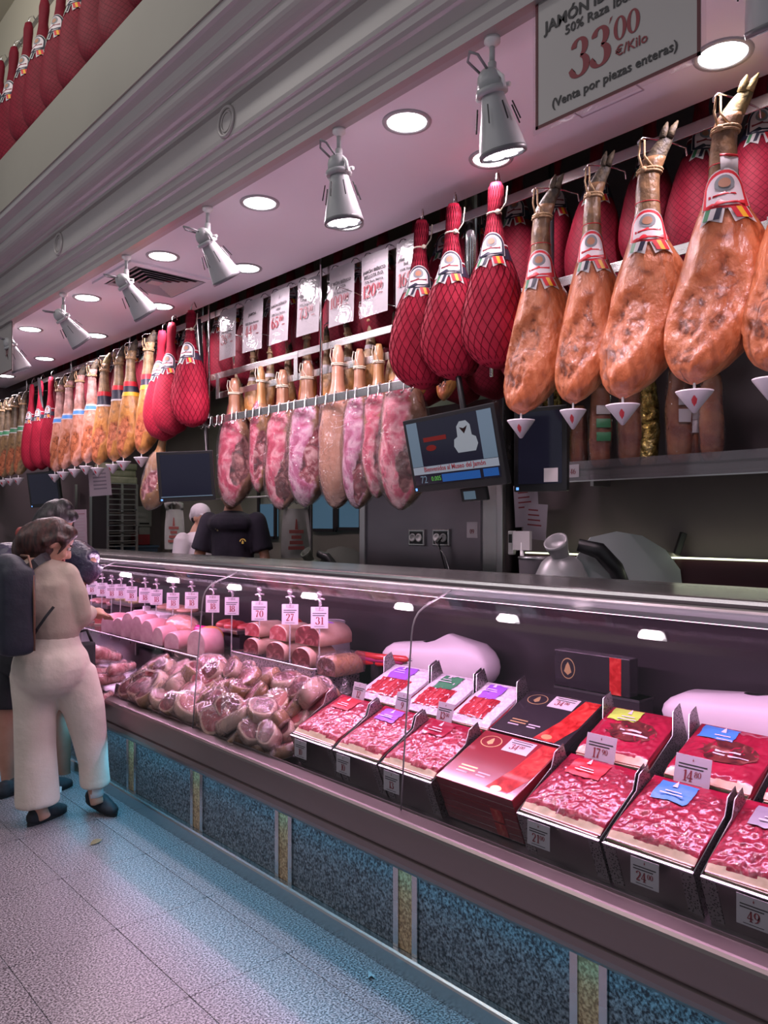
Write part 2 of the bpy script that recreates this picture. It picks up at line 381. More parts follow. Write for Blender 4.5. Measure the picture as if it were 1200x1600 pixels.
DLC = (1.0, .78, .88)
for row, d, ys in (('front', 2.095, [2.2, 3.23, 4.25, 5.38, 6.55, 7.7]), ('back', 2.57, [1.186, 2.18, 3.16, 4.11, 5.24, 6.41, 7.63, 8.8])):
    for i, y in enumerate(ys):
        where = 'nearest the cornice' if row == 'front' else 'nearest the hams'
        lab = 'round lit ceiling downlight, %s from the near end in the row %s' % (ORD[i], where)
        o = dl if first else copy_tree(dl); first = False
        o.location = (d, y, CEIL); setp(o, lab, 'ceiling light', 'recessed downlights in the soffit')
        spot(o, 17, 165, .4, .07, DLC, (0, 0, -.02))
# ------------------------------------------------------------------ track spotlights
def make_lamp(tilt, stem, label, yaw=0.0):
    t = thing('track_spotlight', label, 'spotlight', (0, 0, 0), 0, 'track spotlights along the soffit edge')
    MB().lathe([(.026, 0), (.026, -.016), (.016, -.022), (.012, -.03)], 14).build('track_adapter', M['white'], t)
    MB().lathe([(.009, -.02), (.009, -stem * .55)], 8).lathe([(.014, -stem * .55), (.014, -stem - .01)], 10).build('stem', M['lampgrey'], t)
    H = TRS((0, 0, -stem - .03), (0, -tilt, yaw))      # head axis points down, tipped towards the counter
    sh = MB().lathe([(.030, .02), (.037, -.012), (.045, -.05), (.058, -.10), (.070, -.145), (.076, -.175)], 24, H, caps=False).build('shade', M['lampgrey'], t)
    MB().lathe([(.074, -.172), (.078, -.176), (.077, -.190), (.070, -.190)], 24, H, caps=False).build('rim', mat('rim_grey', (.12, .12, .13), .4), t)
    d = MB().ell((0, 0, .03), (.042, .042, .046), H, 14, 9); d.lathe([(.050, .012), (.052, .004), (.05, -.006), (.03, -.008)], 18, H)
    d.build('rear_dome', M['lampgrey'], t)
    y = MB()
    for s in (-1, 1): y.tube([(0, s * .05, 0), (.0, s * .05, .03), (0, s * .02, .062)], .007, 6, H)
    y.tube([(.03, -.05, .01), (.036, .0, .02), (.03, .05, .01)], .008, 6, H); y.ell((0, .055, .0), .011, H, 8, 6); y.build('yoke', M['white'], t)
    le = MB()
    for k in range(6):
        a = k * PI / 3; le.lathe([(.021, -.186), (.0, -.1865)], 12, H @ TRS((.043 * math.cos(a), .043 * math.sin(a), 0)), caps=False)
    le.lathe([(.017, -.186), (.0, -.1865)], 12, H, caps=False)
    le.build('lens_cluster', M['emit'], t)
    MB().lathe([(.069, -.18), (.0, -.18)], 24, H, caps=False).build('reflector', mat('reflector', (.4, .36, .4), .3), t)
    sl = MB()
    for k in range(8):
        a = k * PI / 4 + .3
        for q in (-.06,): sl.box(-.0016, .0016, .0, .004, -.105, -.045, H @ Matrix.Rotation(a, 4, 'Z') @ TRS((0, .0455, 0), (math.radians(16), 0, 0)))
    sl.build('vent_slots', M['black'], t)['kind'] = 'stuff'
    MB().tube([(-.01, .02, .06), (-.055, .03, .10), (-.075, .0, .115), (-.065, -.02, .10), (-.012, -.01, .06)], .0045, 6, H).build('cable_loop', mat('cable_grey', (.2, .2, .21), .5), t)
    b = spot(t, 34, 105, .8, .05, (1.0, .70, .84)); b.matrix_local = H @ Matrix.Translation((0, 0, -.2))
    return t
lampspec = [(.79, 30, .12, 'track spotlight cut off by the upper corner above the cured hams'),
            (1.625, 17, .145, 'track spotlight hanging beside the large thirty-three euro sign'),
            (2.40, 8, .145, 'track spotlight pointing nearly straight down above the netted red hams'),
            (3.42, 36, .145, 'tilted track spotlight in front of the hanging price signs'),
            (4.35, 40, .145, 'tilted track spotlight overlapping the square ceiling vent'),
            (5.34, 42, .145, 'tilted track spotlight beyond the square ceiling vent'),
            (6.45, 26, .145, 'farthest track spotlight beside the far hanging sign')]
for y, tl, stem, lab in lampspec:
    o = make_lamp(math.radians(tl), stem, lab); o.location = (1.92, y, CEIL - .012)
# ------------------------------------------------------------------ ceiling air vent
c = PZ(242, 439, CEIL); t = thing('air_vent', 'square ceiling air vent with nested grey louvres', 'air vent', (c.x, c.y, CEIL))
mb = MB()
def ring(mb, r0, r1, z0, z1):
    mb.box(-r1, r1, -r1, -r0, z0, z1); mb.box(-r1, r1, r0, r1, z0, z1); mb.box(-r1, -r0, -r0, r0, z0, z1); mb.box(r0, r1, -r0, r0, z0, z1)
ring(mb, .235, .29, -.014, 0); mb.build('frame', M['soffit'], t)
MB().box(-.236, .236, -.236, .236, -.003, 0).build('dark_backing', M['black'], t)
for k in range(5):
    r1 = .225 - k * .038; mb = MB()
    for s in range(4):
        R = Matrix.Rotation(s * PI / 2, 4, 'Z')
        mb.add([(-r1, -r1, -.016), (r1, -r1, -.016), (r1 - .026, -r1 + .026, -.006), (-r1 + .026, -r1 + .026, -.006), (-r1, -r1, -.013), (r1, -r1, -.013), (r1 - .026, -r1 + .026, -.003), (-r1 + .026, -r1 + .026, -.003)], [(0, 3, 2, 1), (4, 5, 6, 7), (0, 1, 5, 4), (2, 3, 7, 6)], R)
    mb.build('louvre', M['lampgrey'], t)
MB().box(-.04, .04, -.04, .04, -.014, -.004).build('centre_plate', M['lampgrey'], t)

# ================================================================== refrigerated display case
case = thing('display_case', 'long glass-fronted refrigerated meat counter with granite base and steel bumper', 'display case', (0, 0, 0))
CY0, CY1 = -.35, 8.6
MB().run([(1.93, 0), (1.875, 0), (1.875, .062), (1.878, .070), (1.885, .075), (1.93, .077)], CY0, CY1).build('kick_rail', M['steel'], case)
B = [(1.895, .41), (1.818, .41), (1.807, .424), (1.803, .440), (1.803, .462), (1.813, .467), (1.813, .475), (1.801, .480), (1.80, .566), (1.803, .575), (1.811, .5815), (1.820, .583), (1.872, .583), (1.874, .577), (1.893, .577), (1.895, .585), (1.897, .585), (1.897, .41)]
MB().run(B, CY0, CY1).build('bumper', M['steel_dull'], case)
MB().box(1.925, 1.96, CY0, CY1, 0, .44).build('base_frame', M['darksteel'], case)
pk = 2.006
for k in range(-3, 9):
    yc = pk + k * .746
    y0, y1 = yc + .062, yc + .746 - .062
    if y1 < CY0 or y0 > CY1: continue
    MB().box(1.908, 1.926, max(y0, CY0), min(y1, CY1), .077, .45).build('granite_panel', M['granite_dark'], case)
    if yc - .05 > CY0:
        MB().box(1.906, 1.926, yc - .035, yc + .035, .077, .45).build('stone_pilaster', M['tan'], case)
        for s in (-1, 1): MB().box(1.900, 1.926, yc + s * .048 - .013, yc + s * .048 + .013, .077, .45).build('steel_trim', M['steel'], case)
DS = .42                                   # slope of the display deck
DZ = lambda x: .505 + DS * (x - 1.98)
MB().run([(1.90, .46), (1.90, .577), (1.902, .577), (1.902, .475), (1.94, .488), (2.62, DZ(2.62)), (2.86, DZ(2.62) + .01), (2.86, DZ(2.62) - .02), (2.62, DZ(2.62) - .02), (1.94, .46)], CY0 + .02, CY1 - .02).build('deck', M['deck'], case)
MB().box(2.86, 2.885, CY0, CY1, 0, 1.315).build('back_panel', M['darksteel'], case)
for a, b in ((CY0 - .02, CY0), (CY1, CY1 + .02)):
    MB().add([(1.9, a, 0), (2.88, a, 0), (2.88, a, 1.33), (2.15, a, 1.33), (1.96, a, 1.26), (1.9, a, .6), (1.9, b, 0), (2.88, b, 0), (2.88, b, 1.33), (2.15, b, 1.33), (1.96, b, 1.26), (1.9, b, .6)],
             [(0, 1, 2, 3, 4, 5), (11, 10, 9, 8, 7, 6)] + [(i, (i + 1) % 6, 6 + (i + 1) % 6, 6 + i) for i in range(6)]).build('end_panel', M['darksteel'], case, recalc=True)
MB().run([(2.40, 1.322), (2.395, 1.334), (2.40, 1.345), (2.41, 1.349), (2.90, 1.349), (2.905, 1.34), (2.905, 1.29), (2.885, 1.29), (2.885, 1.322)], CY0, CY1).build('worktop', M['steel'], case)
MB().run([(2.185, 1.297), (2.185, 1.318), (2.40, 1.322), (2.40, 1.300)], CY0, CY1).build('lamp_housing', M['darksteel'], case)
MB().run([(2.135, 1.318), (2.135, 1.337), (2.147, 1.343), (2.19, 1.343), (2.19, 1.297), (2.178, 1.297), (2.178, 1.318)], CY0, CY1).build('glass_rail', M['alu'], case)
G = [(1.885, .578), (1.898, .75), (1.913, .92), (1.926, 1.07), (1.936, 1.18), (1.942, 1.215), (1.953, 1.242), (1.972, 1.264), (2.0, 1.281), (2.05, 1.300), (2.145, 1.334)]
Go = [(x - .005, z + (.006 if z > 1.2 else 0)) for x, z in G]
gj = [CY0, .482, 2.006, 3.498, 4.99, 6.482, 7.974, CY1]
for a, b in zip(gj[:-1], gj[1:]):
    MB().run(Go + G[::-1], a + .003, b - .003, smooth=False).build('glass_pane', M['glass'], case, recalc=True)
for j in gj[1:-1]:
    MB().tube([(x - .003, j, z) for x, z in G], .0035, 6).build('glass_joint', mat('silicone', (.30, .27, .29), .4), case)
# lamp tube body inside the case
MB().tube([(2.30, CY0 + .05, 1.288), (2.30, CY1 - .05, 1.288)], .009, 8).build('lamp_tube', mat('tube_glow', (1, .7, .85), .4, emit=(1, .62, .80), es=3), case)

# ================================================================== hanging rack
rack = thing('hanging_rack', 'polished steel rack of flat rails and rods hanging below the soffit', 'rack', (0, 0, 0))
def rail(d, z, y0, y1, hh=.023, th=.008): return MB().rbox(d, d + th, y0, y1, z - hh, z + hh, .002).build('rail', M['steel'], rack)
RX = 2.86
zr = lambda s, d: EYE + s * d
RZ1, RZ2, RZ3 = zr(.523, RX), zr(.367, RX), zr(.3175, RX)
R4X = 2.73; RZ4 = zr(.258, R4X)
rail(RX, RZ1, -.4, 10.2); rail(RX, RZ2, -.4, 5.05, .021); rail(RX, RZ3, 2.95, 4.98, .021)
rail(R4X, RZ4, 2.55, 5.0, .023)
for y in (-.22, 1.09, 2.40, 3.706, 5.02, 6.34, 7.66, 8.96):
    MB().tube([(2.83, y, RZ4 - .02 if y < 5.2 else RZ1 - .36), (2.83, y, 3.6)], .0085, 8).build('rod', M['chrome'], rack)
for y, zb in ((2.64, 2.45), (5.38, 2.62)):
    MB().tube([(2.97, y, zb), (2.97, y, 3.75)], .042, 14).build('post', M['chrome'], rack)
for k in range(26):
    y = 2.62 + k * .092 + random.uniform(-.02, .02)
    MB().tube([(R4X + .012, y, RZ4 - .03), (R4X + .012, y, RZ4 + .026), (R4X + .004, y, RZ4 + .032), (R4X - .006, y, RZ4 + .026), (R4X - .008, y, RZ4 - .028), (R4X - .022, y + .004, RZ4 - .05), (R4X - .03, y + .004, RZ4 - .04)], .0035, 5).build('hook', M['chrome'], rack)
for y in (3.0, 4.0, 4.95): MB().box(RX - .004, RX + .004, y - .02, y + .02, RZ3 - .02, RZ2 + .02).build('joining_plate', M['steel'], rack)
MB().box(RX - .006, RX + .004, 1.06, 1.16, RZ2 - .22, RZ2 + .03).build('bracket', M['steel'], rack)
# ================================================================== hams
def lerp_prof(pts):
    xs = [p[0] for p in pts]
    def f(s, k):
        s = min(max(s, xs[0]), xs[-1])
        for i in range(len(xs) - 1):
            if s <= xs[i + 1]:
                a = (s - xs[i]) / (xs[i + 1] - xs[i]); 
                p0 = pts[max(i - 1, 0)][k]; p1 = pts[i][k]; p2 = pts[i + 1][k]; p3 = pts[min(i + 2, len(pts) - 1)][k]
                m1 = (p2 - p0) * .5; m2 = (p3 - p1) * .5
                return (2 * a ** 3 - 3 * a * a + 1) * p1 + (a ** 3 - 2 * a * a + a) * m1 + (-2 * a ** 3 + 3 * a * a) * p2 + (a ** 3 - a * a) * m2
        return pts[-1][k]
    return f
ANG = -math.radians(58)
class Ham:                                   # s: 0 at the top of the leg, 1 at the tip; a: angle, 0 facing the customer (-y), growing to +x
    def __init__(self, pts, L, seed=0, lump=.04, scoop=0.0, sc_a=-.7, sc_s=.78, fold=0.0):
        self.f = lerp_prof(pts); self.L = L; self.seed = seed; self.lump = lump; self.scoop = scoop; self.sa = sc_a; self.ss = sc_s; self.fold = fold
    def cut(self, s, a):                     # 1 inside the trimmed flesh, 0 on the skin, soft and ragged in between
        if not self.scoop: return 0.0
        da = (a - self.sa + PI) % (2 * PI) - PI
        q = ((s - self.ss) / .20) ** 2 + ((da + (s - self.ss) * 2.2) / .72) ** 2 + .55 * noise.noise(Vector((s * 7, a * 2.0, self.seed))) + .25 * noise.noise(Vector((s * 19, a * 5.0, self.seed)))
        x = min(max((1.25 - q) / .6, 0), 1); return x * x * (3 - 2 * x)
    def P(self, s, a, off=0.0):
        f = self.f; L = self.L
        rx, ry, cx, cy = f(s, 1) * L, f(s, 2) * L, f(s, 3) * L, f(s, 4) * L
        k = 1 + self.lump * noise.noise(Vector((math.sin(a) * 1.3, math.cos(a) * 1.3, s * 5 + self.seed * 3.1)))
        z = -s * L
        if self.fold and s > .38:
            e = min(1, (s - .38) / .15)
            k += self.fold * e * (.5 - abs(noise.noise(Vector((math.sin(a) * 2.6, math.cos(a) * 2.6, s * 3.2 + self.seed * 1.7)))) * 1.6)
        if self.scoop:
            c = self.cut(s, a)
            if c > 0: k -= self.scoop * c * (.8 + .5 * noise.noise(Vector((s * 8, a * 3, self.seed + 3)))); k += .06 * c * noise.noise(Vector((s * 30, a * 8, self.seed + 5)))
            k += .05 * max(0, 1 - abs(c - .12) / .12) * self.scoop * 3
        return Vector((cx + (rx * k + off) * math.sin(a), cy - (ry * k + off) * math.cos(a), z))
    def mesh(self, s0=0.0, s1=1.0, ns=40, na=28, cutmat=False, face=None):
        vs = []; fs = []; cu = []; fa = []
        for i in range(ns + 1):
            s = s0 + (s1 - s0) * i / ns
            for j in range(na):
                a = 2 * PI * j / na - PI; vs.append(self.P(s, a)); cu.append(self.cut(s, a)); fa.append(face(s, a) if face else 0.0)
        for i in range(ns):
            for j in range(na): fs.append((i * na + j, (i + 1) * na + j, (i + 1) * na + (j + 1) % na, i * na + (j + 1) % na))
        fs.append(tuple(range(na))); fs.append(tuple(reversed(range(ns * na, ns * na + na))))
        me = bpy.data.meshes.new('ham'); me.from_pydata([tuple(v) for v in vs], [], fs)
        me.attributes.new('flesh', 'FLOAT', 'POINT').data.foreach_set('value', cu)
        if face: me.attributes.new('side', 'FLOAT', 'POINT').data.foreach_set('value', fa)
        uvl = me.uv_layers.new(name='UVMap')
        for p in me.polygons:
            p.use_smooth = True
            js = [v % na for v in p.vertices]; wrapj = (0 in js and na - 1 in js and len(js) == 4)
            for li, v in zip(p.loop_indices, p.vertices):
                j = v % na; i = v // na; jj = na if (wrapj and j == 0) else j
                uvl.data[li].uv = (jj / na, s0 + (s1 - s0) * i / ns)
        return me
    def patch(self, outline, sc, ac, off, rings=3, tilt=0.0):   # flat outline in metres (right, up) laid on the skin round (sc, ac)
        r = max(self.f(sc, 1), self.f(sc, 2)) * self.L; ct, st = math.cos(tilt), math.sin(tilt)
        def q(x, y):
            x, y = x * ct - y * st, x * st + y * ct
            s = sc - y / self.L; rr = max(.75 * r, (self.f(s, 1) + self.f(s, 2)) / 2 * self.L)
            return self.P(s, ac + x / rr, off)
        n = len(outline); mb = MB(); mx = sum(p[0] for p in outline) / n; my = sum(p[1] for p in outline) / n
        vs = [q(mx, my)]
        for k in range(1, rings + 1): vs += [q(mx + (x - mx) * k / rings, my + (y - my) * k / rings) for x, y in outline]
        fs = [(0, 1 + (i + 1) % n, 1 + i) for i in range(n)]
        for k in range(rings - 1):
            b = 1 + k * n
            fs += [(b + i, b + (i + 1) % n, b + n + (i + 1) % n, b + n + i) for i in range(n)]
        return mb.add(vs, fs, None, True)
    def band(self, sa, sb, off, a0=-PI, a1=PI, n=28, k=2):
        mb = MB(); full = abs(a1 - a0 - 2 * PI) < 1e-3
        return mb.grid(lambda u, v: self.P(sa + (sb - sa) * v, a0 + (a1 - a0) * u, off), n, k, None, 0, True, False)

#        s     rx    ry    cx    cy
JAMON = [(0, .006, .006, .075, 0), (.012, .018, .016, .070, 0), (.045, .030, .026, .052, 0), (.085, .036, .030, .030, 0), (.12, .040, .034, .014, 0), (.16, .037, .034, .004, 0), (.22, .040, .038, 0, 0),
         (.30, .044, .042, 0, 0), (.37, .055, .052, 0, 0), (.43, .076, .070, .004, .005), (.50, .105, .088, .012, .01), (.58, .128, .100, .014, .015), (.66, .142, .106, .010, .02), (.74, .146, .108, -.004, .02),
         (.82, .138, .104, -.026, .015), (.89, .116, .092, -.050, .01), (.945, .085, .072, -.068, 0), (.98, .050, .046, -.080, 0), (1.0, .012, .012, -.084, 0)]
NETHAM = [(0, .030, .022, .01, 0), (.02, .040, .028, .01, 0), (.06, .043, .032, .01, 0), (.12, .040, .032, .006, 0), (.17, .036, .030, 0, 0), (.24, .045, .040, 0, 0), (.32, .062, .055, 0, 0), (.40, .088, .075, 0, .005),
          (.50, .128, .098, -.004, .01), (.60, .152, .112, -.010, .015), (.70, .170, .120, -.014, .02), (.80, .176, .122, -.010, .02), (.88, .162, .114, .0, .015), (.94, .130, .096, .012, .01), (.98, .085, .068, .020, 0), (1.0, .02, .02, .024, 0)]
SLIM = [(s, rx * (1 if s < .4 else .80), ry * (1 if s < .4 else .85), cx * .7, cy) for s, rx, ry, cx, cy in JAMON]

def ham_skin(name, hi, mid, lo, shank):
    m = nmat(name, [(.30, lo), (.48, mid), (.66, hi)], 11, .42, coat=.35, bump=.8, bscale=42, dist=1.6, stretch=(1, 1, .6), bdist=.010); nt = m.node_tree; N = nt.nodes; L = nt.links
    b = N['Principled BSDF']; ramp = [n for n in N if n.type == 'VALTORGB'][0]
    tc = N.new('ShaderNodeTexCoord'); sp = N.new('ShaderNodeSeparateXYZ'); L.new(tc.outputs['Object'], sp.inputs[0])
    mr = N.new('ShaderNodeMapRange'); mr.inputs[1].default_value = -.46; mr.inputs[2].default_value = -.30; L.new(sp.outputs['Z'], mr.inputs[0])
    n = N.new('ShaderNodeTexNoise'); n.inputs['Scale'].default_value = 22; L.new(tc.outputs['Object'], n.inputs['Vector'])
    r2 = N.new('ShaderNodeValToRGB'); r2.color_ramp.elements[0].color = (*[c * .45 for c in shank], 1); r2.color_ramp.elements[1].color = (*shank, 1); r2.color_ramp.elements[0].position = .35; r2.color_ramp.elements[1].position = .62; L.new(n.outputs['Fac'], r2.inputs[0])
    mx = N.new('ShaderNodeMix'); mx.data_type = 'RGBA'; L.new(mr.outputs[0], mx.inputs['Factor']); L.new(ramp.outputs[0], mx.inputs['A']); L.new(r2.outputs[0], mx.inputs['B']); add_flesh(m, mx.outputs['Result'])
    return m
FLESH = [(.34, (.12, .028, .010)), (.5, (.38, .11, .042)), (.68, (.52, .18, .08))]
def add_flesh(m, base_out, attr='flesh', stops=None, sc=22, soft=.25):
    nt = m.node_tree; N = nt.nodes; L = nt.links; b = N['Principled BSDF']
    at = N.new('ShaderNodeAttribute'); at.attribute_name = attr; tc = N.new('ShaderNodeTexCoord')
    n = N.new('ShaderNodeTexNoise'); n.inputs['Scale'].default_value = sc; n.inputs['Detail'].default_value = 4; n.inputs['Distortion'].default_value = 1.2; L.new(tc.outputs['Object'], n.inputs['Vector'])
    ad = N.new('ShaderNodeMath'); ad.operation = 'MULTIPLY_ADD'; ad.inputs[1].default_value = .9; L.new(n.outputs['Fac'], ad.inputs[0]); L.new(at.outputs['Fac'], ad.inputs[2])
    mr = N.new('ShaderNodeMapRange'); mr.inputs[1].default_value = .95 - soft; mr.inputs[2].default_value = .95 + soft; L.new(ad.outputs[0], mr.inputs[0])
    r = N.new('ShaderNodeValToRGB'); e = r.color_ramp.elements; e.new(.5)
    for el, (p, c) in zip(e, stops or FLESH): el.position = p; el.color = (*c, 1)
    L.new(n.outputs['Fac'], r.inputs[0])
    mx = N.new('ShaderNodeMix'); mx.data_type = 'RGBA'; L.new(mr.outputs[0], mx.inputs['Factor']); L.new(base_out, mx.inputs['A']); L.new(r.outputs[0], mx.inputs['B']); L.new(mx.outputs['Result'], b.inputs['Base Color'])
    return mx.outputs['Result']
M['jamon'] = ham_skin('cured_skin_orange', (.58, .20, .085), (.46, .125, .042), (.24, .055, .016), (.27, .15, .07))
M['jamon_gold'] = ham_skin('cured_skin_gold', (.60, .27, .07), (.45, .20, .05), (.22, .10, .03), (.36, .24, .12))
M['jamon_pink'] = ham_skin('cured_skin_pink', (.72, .38, .30), (.60, .26, .17), (.40, .14, .07), (.55, .30, .26))
M['jamon_dark'] = ham_skin('cured_skin_brown', (.33, .22, .10), (.22, .14, .06), (.10, .06, .03), (.16, .12, .07))
M['cutmeat'] = nmat('cut_flesh', [(.3, (.24, .06, .025)), (.5, (.50, .18, .085)), (.7, (.62, .29, .16))], 20, .42, coat=.3, bump=.9, bscale=42, dist=.8, bdist=.015)
M['hoof'] = nmat('hoof', [(.35, (.02, .016, .012)), (.65, (.11, .085, .05))], 34, .6, bump=.8, bscale=60)
M['hoof_pale'] = nmat('hoof_pale', [(.35, (.12, .10, .04)), (.65, (.36, .29, .12))], 30, .55, bump=.6, bscale=50)
M['rope'] = nmat('rope', [(.4, (.30, .19, .09)), (.6, (.46, .32, .18))], 120, .7)
M['cord_white'] = mat('cord_white', (.62, .56, .44), .7)
def netmat(name, c1, c2, n=13, depth=.6):
    m = mat(name, c1, .6, spec=.15); nt = m.node_tree; N = nt.nodes; L = nt.links; b = N['Principled BSDF']
    uv = N.new('ShaderNodeTexCoord'); sp = N.new('ShaderNodeSeparateXYZ'); L.new(uv.outputs['UV'], sp.inputs[0])
    def ln(sign):
        a = N.new('ShaderNodeMath'); a.operation = 'MULTIPLY'; a.inputs[1].default_value = n; L.new(sp.outputs['X'], a.inputs[0])
        c = N.new('ShaderNodeMath'); c.operation = 'MULTIPLY_ADD'; c.inputs[1].default_value = sign * n * 1.15; L.new(sp.outputs['Y'], c.inputs[0]); L.new(a.outputs[0], c.inputs[2])
        f = N.new('ShaderNodeMath'); f.operation = 'FRACT'; L.new(c.outputs[0], f.inputs[0])
        g = N.new('ShaderNodeMath'); g.operation = 'LESS_THAN'; g.inputs[1].default_value = .085; L.new(f.outputs[0], g.inputs[0]); return g
    g1, g2 = ln(1), ln(-1)
    mxn = N.new('ShaderNodeMath'); mxn.operation = 'MAXIMUM'; L.new(g1.outputs[0], mxn.inputs[0]); L.new(g2.outputs[0], mxn.inputs[1])
    no = N.new('ShaderNodeTexNoise'); no.inputs['Scale'].default_value = 14; L.new(uv.outputs['Object'], no.inputs['Vector'])
    r = N.new('ShaderNodeValToRGB'); r.color_ramp.elements[0].color = (*c1, 1); r.color_ramp.elements[1].color = (*[min(1, x * 1.35 + .004) for x in c1], 1); r.color_ramp.elements[0].position = .3; r.color_ramp.elements[1].position = .7; L.new(no.outputs['Fac'], r.inputs[0])
    mx = N.new('ShaderNodeMix'); mx.data_type = 'RGBA'; L.new(mxn.outputs[0], mx.inputs['Factor']); L.new(r.outputs[0], mx.inputs['A']); mx.inputs['B'].default_value = (*c2, 1); L.new(mx.outputs['Result'], b.inputs['Base Color'])
    bp = N.new('ShaderNodeBump'); bp.inputs['Strength'].default_value = .5; bp.inputs['Distance'].default_value = .004; L.new(mxn.outputs[0], bp.inputs['Height']); L.new(bp.outputs[0], b.inputs['Normal'])
    return m
M['redcloth'] = nmat('red_sleeve', [(.35, (.26, .009, .028)), (.65, (.36, .014, .040))], 10, .6, bump=.25, bscale=30); unspec(M['redcloth'], .15)
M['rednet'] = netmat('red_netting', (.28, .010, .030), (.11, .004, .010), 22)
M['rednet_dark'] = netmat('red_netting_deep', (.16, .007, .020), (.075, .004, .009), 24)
M['netline'] = mat('net_strand', (.10, .004, .012), .7, spec=.1)

ARCH = [(-.5, 0)] + [(-.5 * math.cos(k * PI / 14) , .52 + .42 * math.sin(k * PI / 14)) for k in range(15)] + [(.5, 0), (.3, -.05), (0, -.07), (-.3, -.05)]
def circ(r, cx=0, cy=0, n=18): return [(cx + r * math.cos(2 * PI * k / n), cy + r * math.sin(2 * PI * k / n)) for k in range(n)]
def badge(hm, parent, s, a, size, rim, tail=True, off=.004, band_mat=None, face=None):
    W = size
    if band_mat:
        hgt = .36 * W
        b = hm.band(s - (hgt * .9) / hm.L, s + .12 * W / hm.L, off * .6).build('label_band', band_mat, parent)
    o = hm.patch([(x * W, y * W) for x, y in ARCH], s, a, off + .001).build('badge', M['paper'], parent)
    hm.patch([(x * W * .93, y * W * .95 + .01 * W) for x, y in ARCH], s, a, off + .0022).build('badge_border', rim, o)
    hm.patch([(x * W * .74, .07 * W + y * W * .80) for x, y in ARCH], s, a, off + .0034).build('badge_face', face or M['badge_face'], o)
    hm.patch(circ(.20 * W, 0, .58 * W), s, a, off + .0046, 2).build('emblem_ring', M['emblem_ring'], o)
    hm.patch(circ(.12 * W, 0, .58 * W), s, a, off + .0056, 2).build('emblem', M['emblem'], o)
    hm.patch([(-.30 * W, .30 * W), (0, .37 * W), (.30 * W, .35 * W), (.30 * W, .27 * W), (0, .29 * W), (-.30 * W, .22 * W)], s, a, off + .0044, 2).build('lettering_line', M['red'] if rim == M['red'] else M['inkred'], o)
    hm.patch([(-.36 * W, .06 * W), (-.1 * W, .17 * W), (.36 * W, .15 * W), (.36 * W, .04 * W), (0, .06 * W), (-.34 * W, -.04 * W)], s, a, off + .0046, 2).build('banner', rim, o)
    if tail:
        for sgn, cols in ((-1, (M['green'], M['paper'], M['navy'])), (1, (M['red'], M['yellow'], M['red']))):
            base = sgn * .22 * W; w = .13 * W; lean = sgn * .12 * W
            tail_o = hm.patch([(base - 1.55 * w, -.02 * W), (base + 1.55 * w, -.02 * W), (base + 1.75 * w + lean, -.42 * W), (base + lean, -.30 * W), (base - 1.75 * w + lean, -.42 * W)], s, a, off + .001, 2).build('ribbon', M['paper'], o)
            for k, cm in enumerate(cols):
                c = base + (k - 1) * .82 * w
                hm.patch([(c - .4 * w, -.03 * W), (c + .4 * w, -.03 * W), (c + .42 * w + lean * .8, -.31 * W), (c - .42 * w + lean * .8, -.31 * W)], s, a, off + .0035, 2).build('ribbon_stripe', cm, o)
    return o
M['badge_face'] = mat('badge_face', (.74, .66, .70), .4)
M['emblem_ring'] = mat('emblem_ring', (.22, .24, .26), .5)
M['emblem'] = mat('emblem', (.42, .20, .12), .5)
def hanger(hm, t, s, up, m, r=.0045):        # cord round the ankle, loop up to a hook
    c = hm.P(s, 0); mb = MB()
    for q in (-.006, .004): mb.tube([hm.P(s + q, k * PI / 8, r * .7) for k in range(16)], r, 6, closed=True)
    mb.ell(hm.P(s, -.5, r), r * 2.4)
    c0 = hm.P(s, -.6, r)
    mb.tube([c0, c0 + Vector((-.012, -.004, .05)), c0 + Vector((-.006, 0, .09 + up)), c0 + Vector((.006, 0, .085 + up)), c0 + Vector((.006, .002, .05)), hm.P(s, .3, r)], r * .8, 6)
    mb.build('rope', m, t)
def rail_hook(hm, t, s, reach, dz):            # steel arm from the cord back to the rail
    c0 = hm.P(s, -.6, .005) + Vector((0, 0, .10)); dx, dy = math.cos(ANG) * reach, -math.sin(ANG) * reach
    MB().tube([c0 + Vector((-.012, 0, -.012)), c0 + Vector((-.014, 0, .0)), c0 + Vector((0, 0, .014)), c0 + Vector((dx * .5, dy * .5, .02 + dz * .5)), c0 + Vector((dx, dy, dz + .01)), c0 + Vector((dx * 1.03, dy * 1.03, dz - .02))], .0035, 6).build('hook', M['chrome'], t)
def drip_cup(hm, t):
    p = hm.P(1.0, 0)
    MB().lathe([(.004, .03), (.004, -.045)], 8, TRS(p)).build('drip_pin', M['white'], t)
    c = MB().lathe([(.054, -.028), (.056, -.026), (.054, -.031), (.006, -.098), (.0, -.10)], 22, TRS(p), caps=False).build('drip_cup', M['cupwhite'], t)
    mb = MB(); 
    for k in range(7):
        a0, a1 = math.radians(-110 + k * 4), math.radians(-106 + k * 4); 
        w = (.2, .5, .8, 1, .8, .5, .3)[k]
        f = lambda z: .006 + (z + .098) / .067 * .0485
        za, zb = -.068 - .012 * w, -.060 + .014 * w
        mb.add([(p.x + f(z) * math.cos(a), p.y + f(z) * math.sin(a), p.z + z) for a, z in ((a0, za), (a1, za), (a1, zb), (a0, zb))], [(0, 1, 2, 3)])
    mb.build('printed_mark', M['red'], c)
M['cupwhite'] = mat('cup_white', (.72, .66, .72), .35)

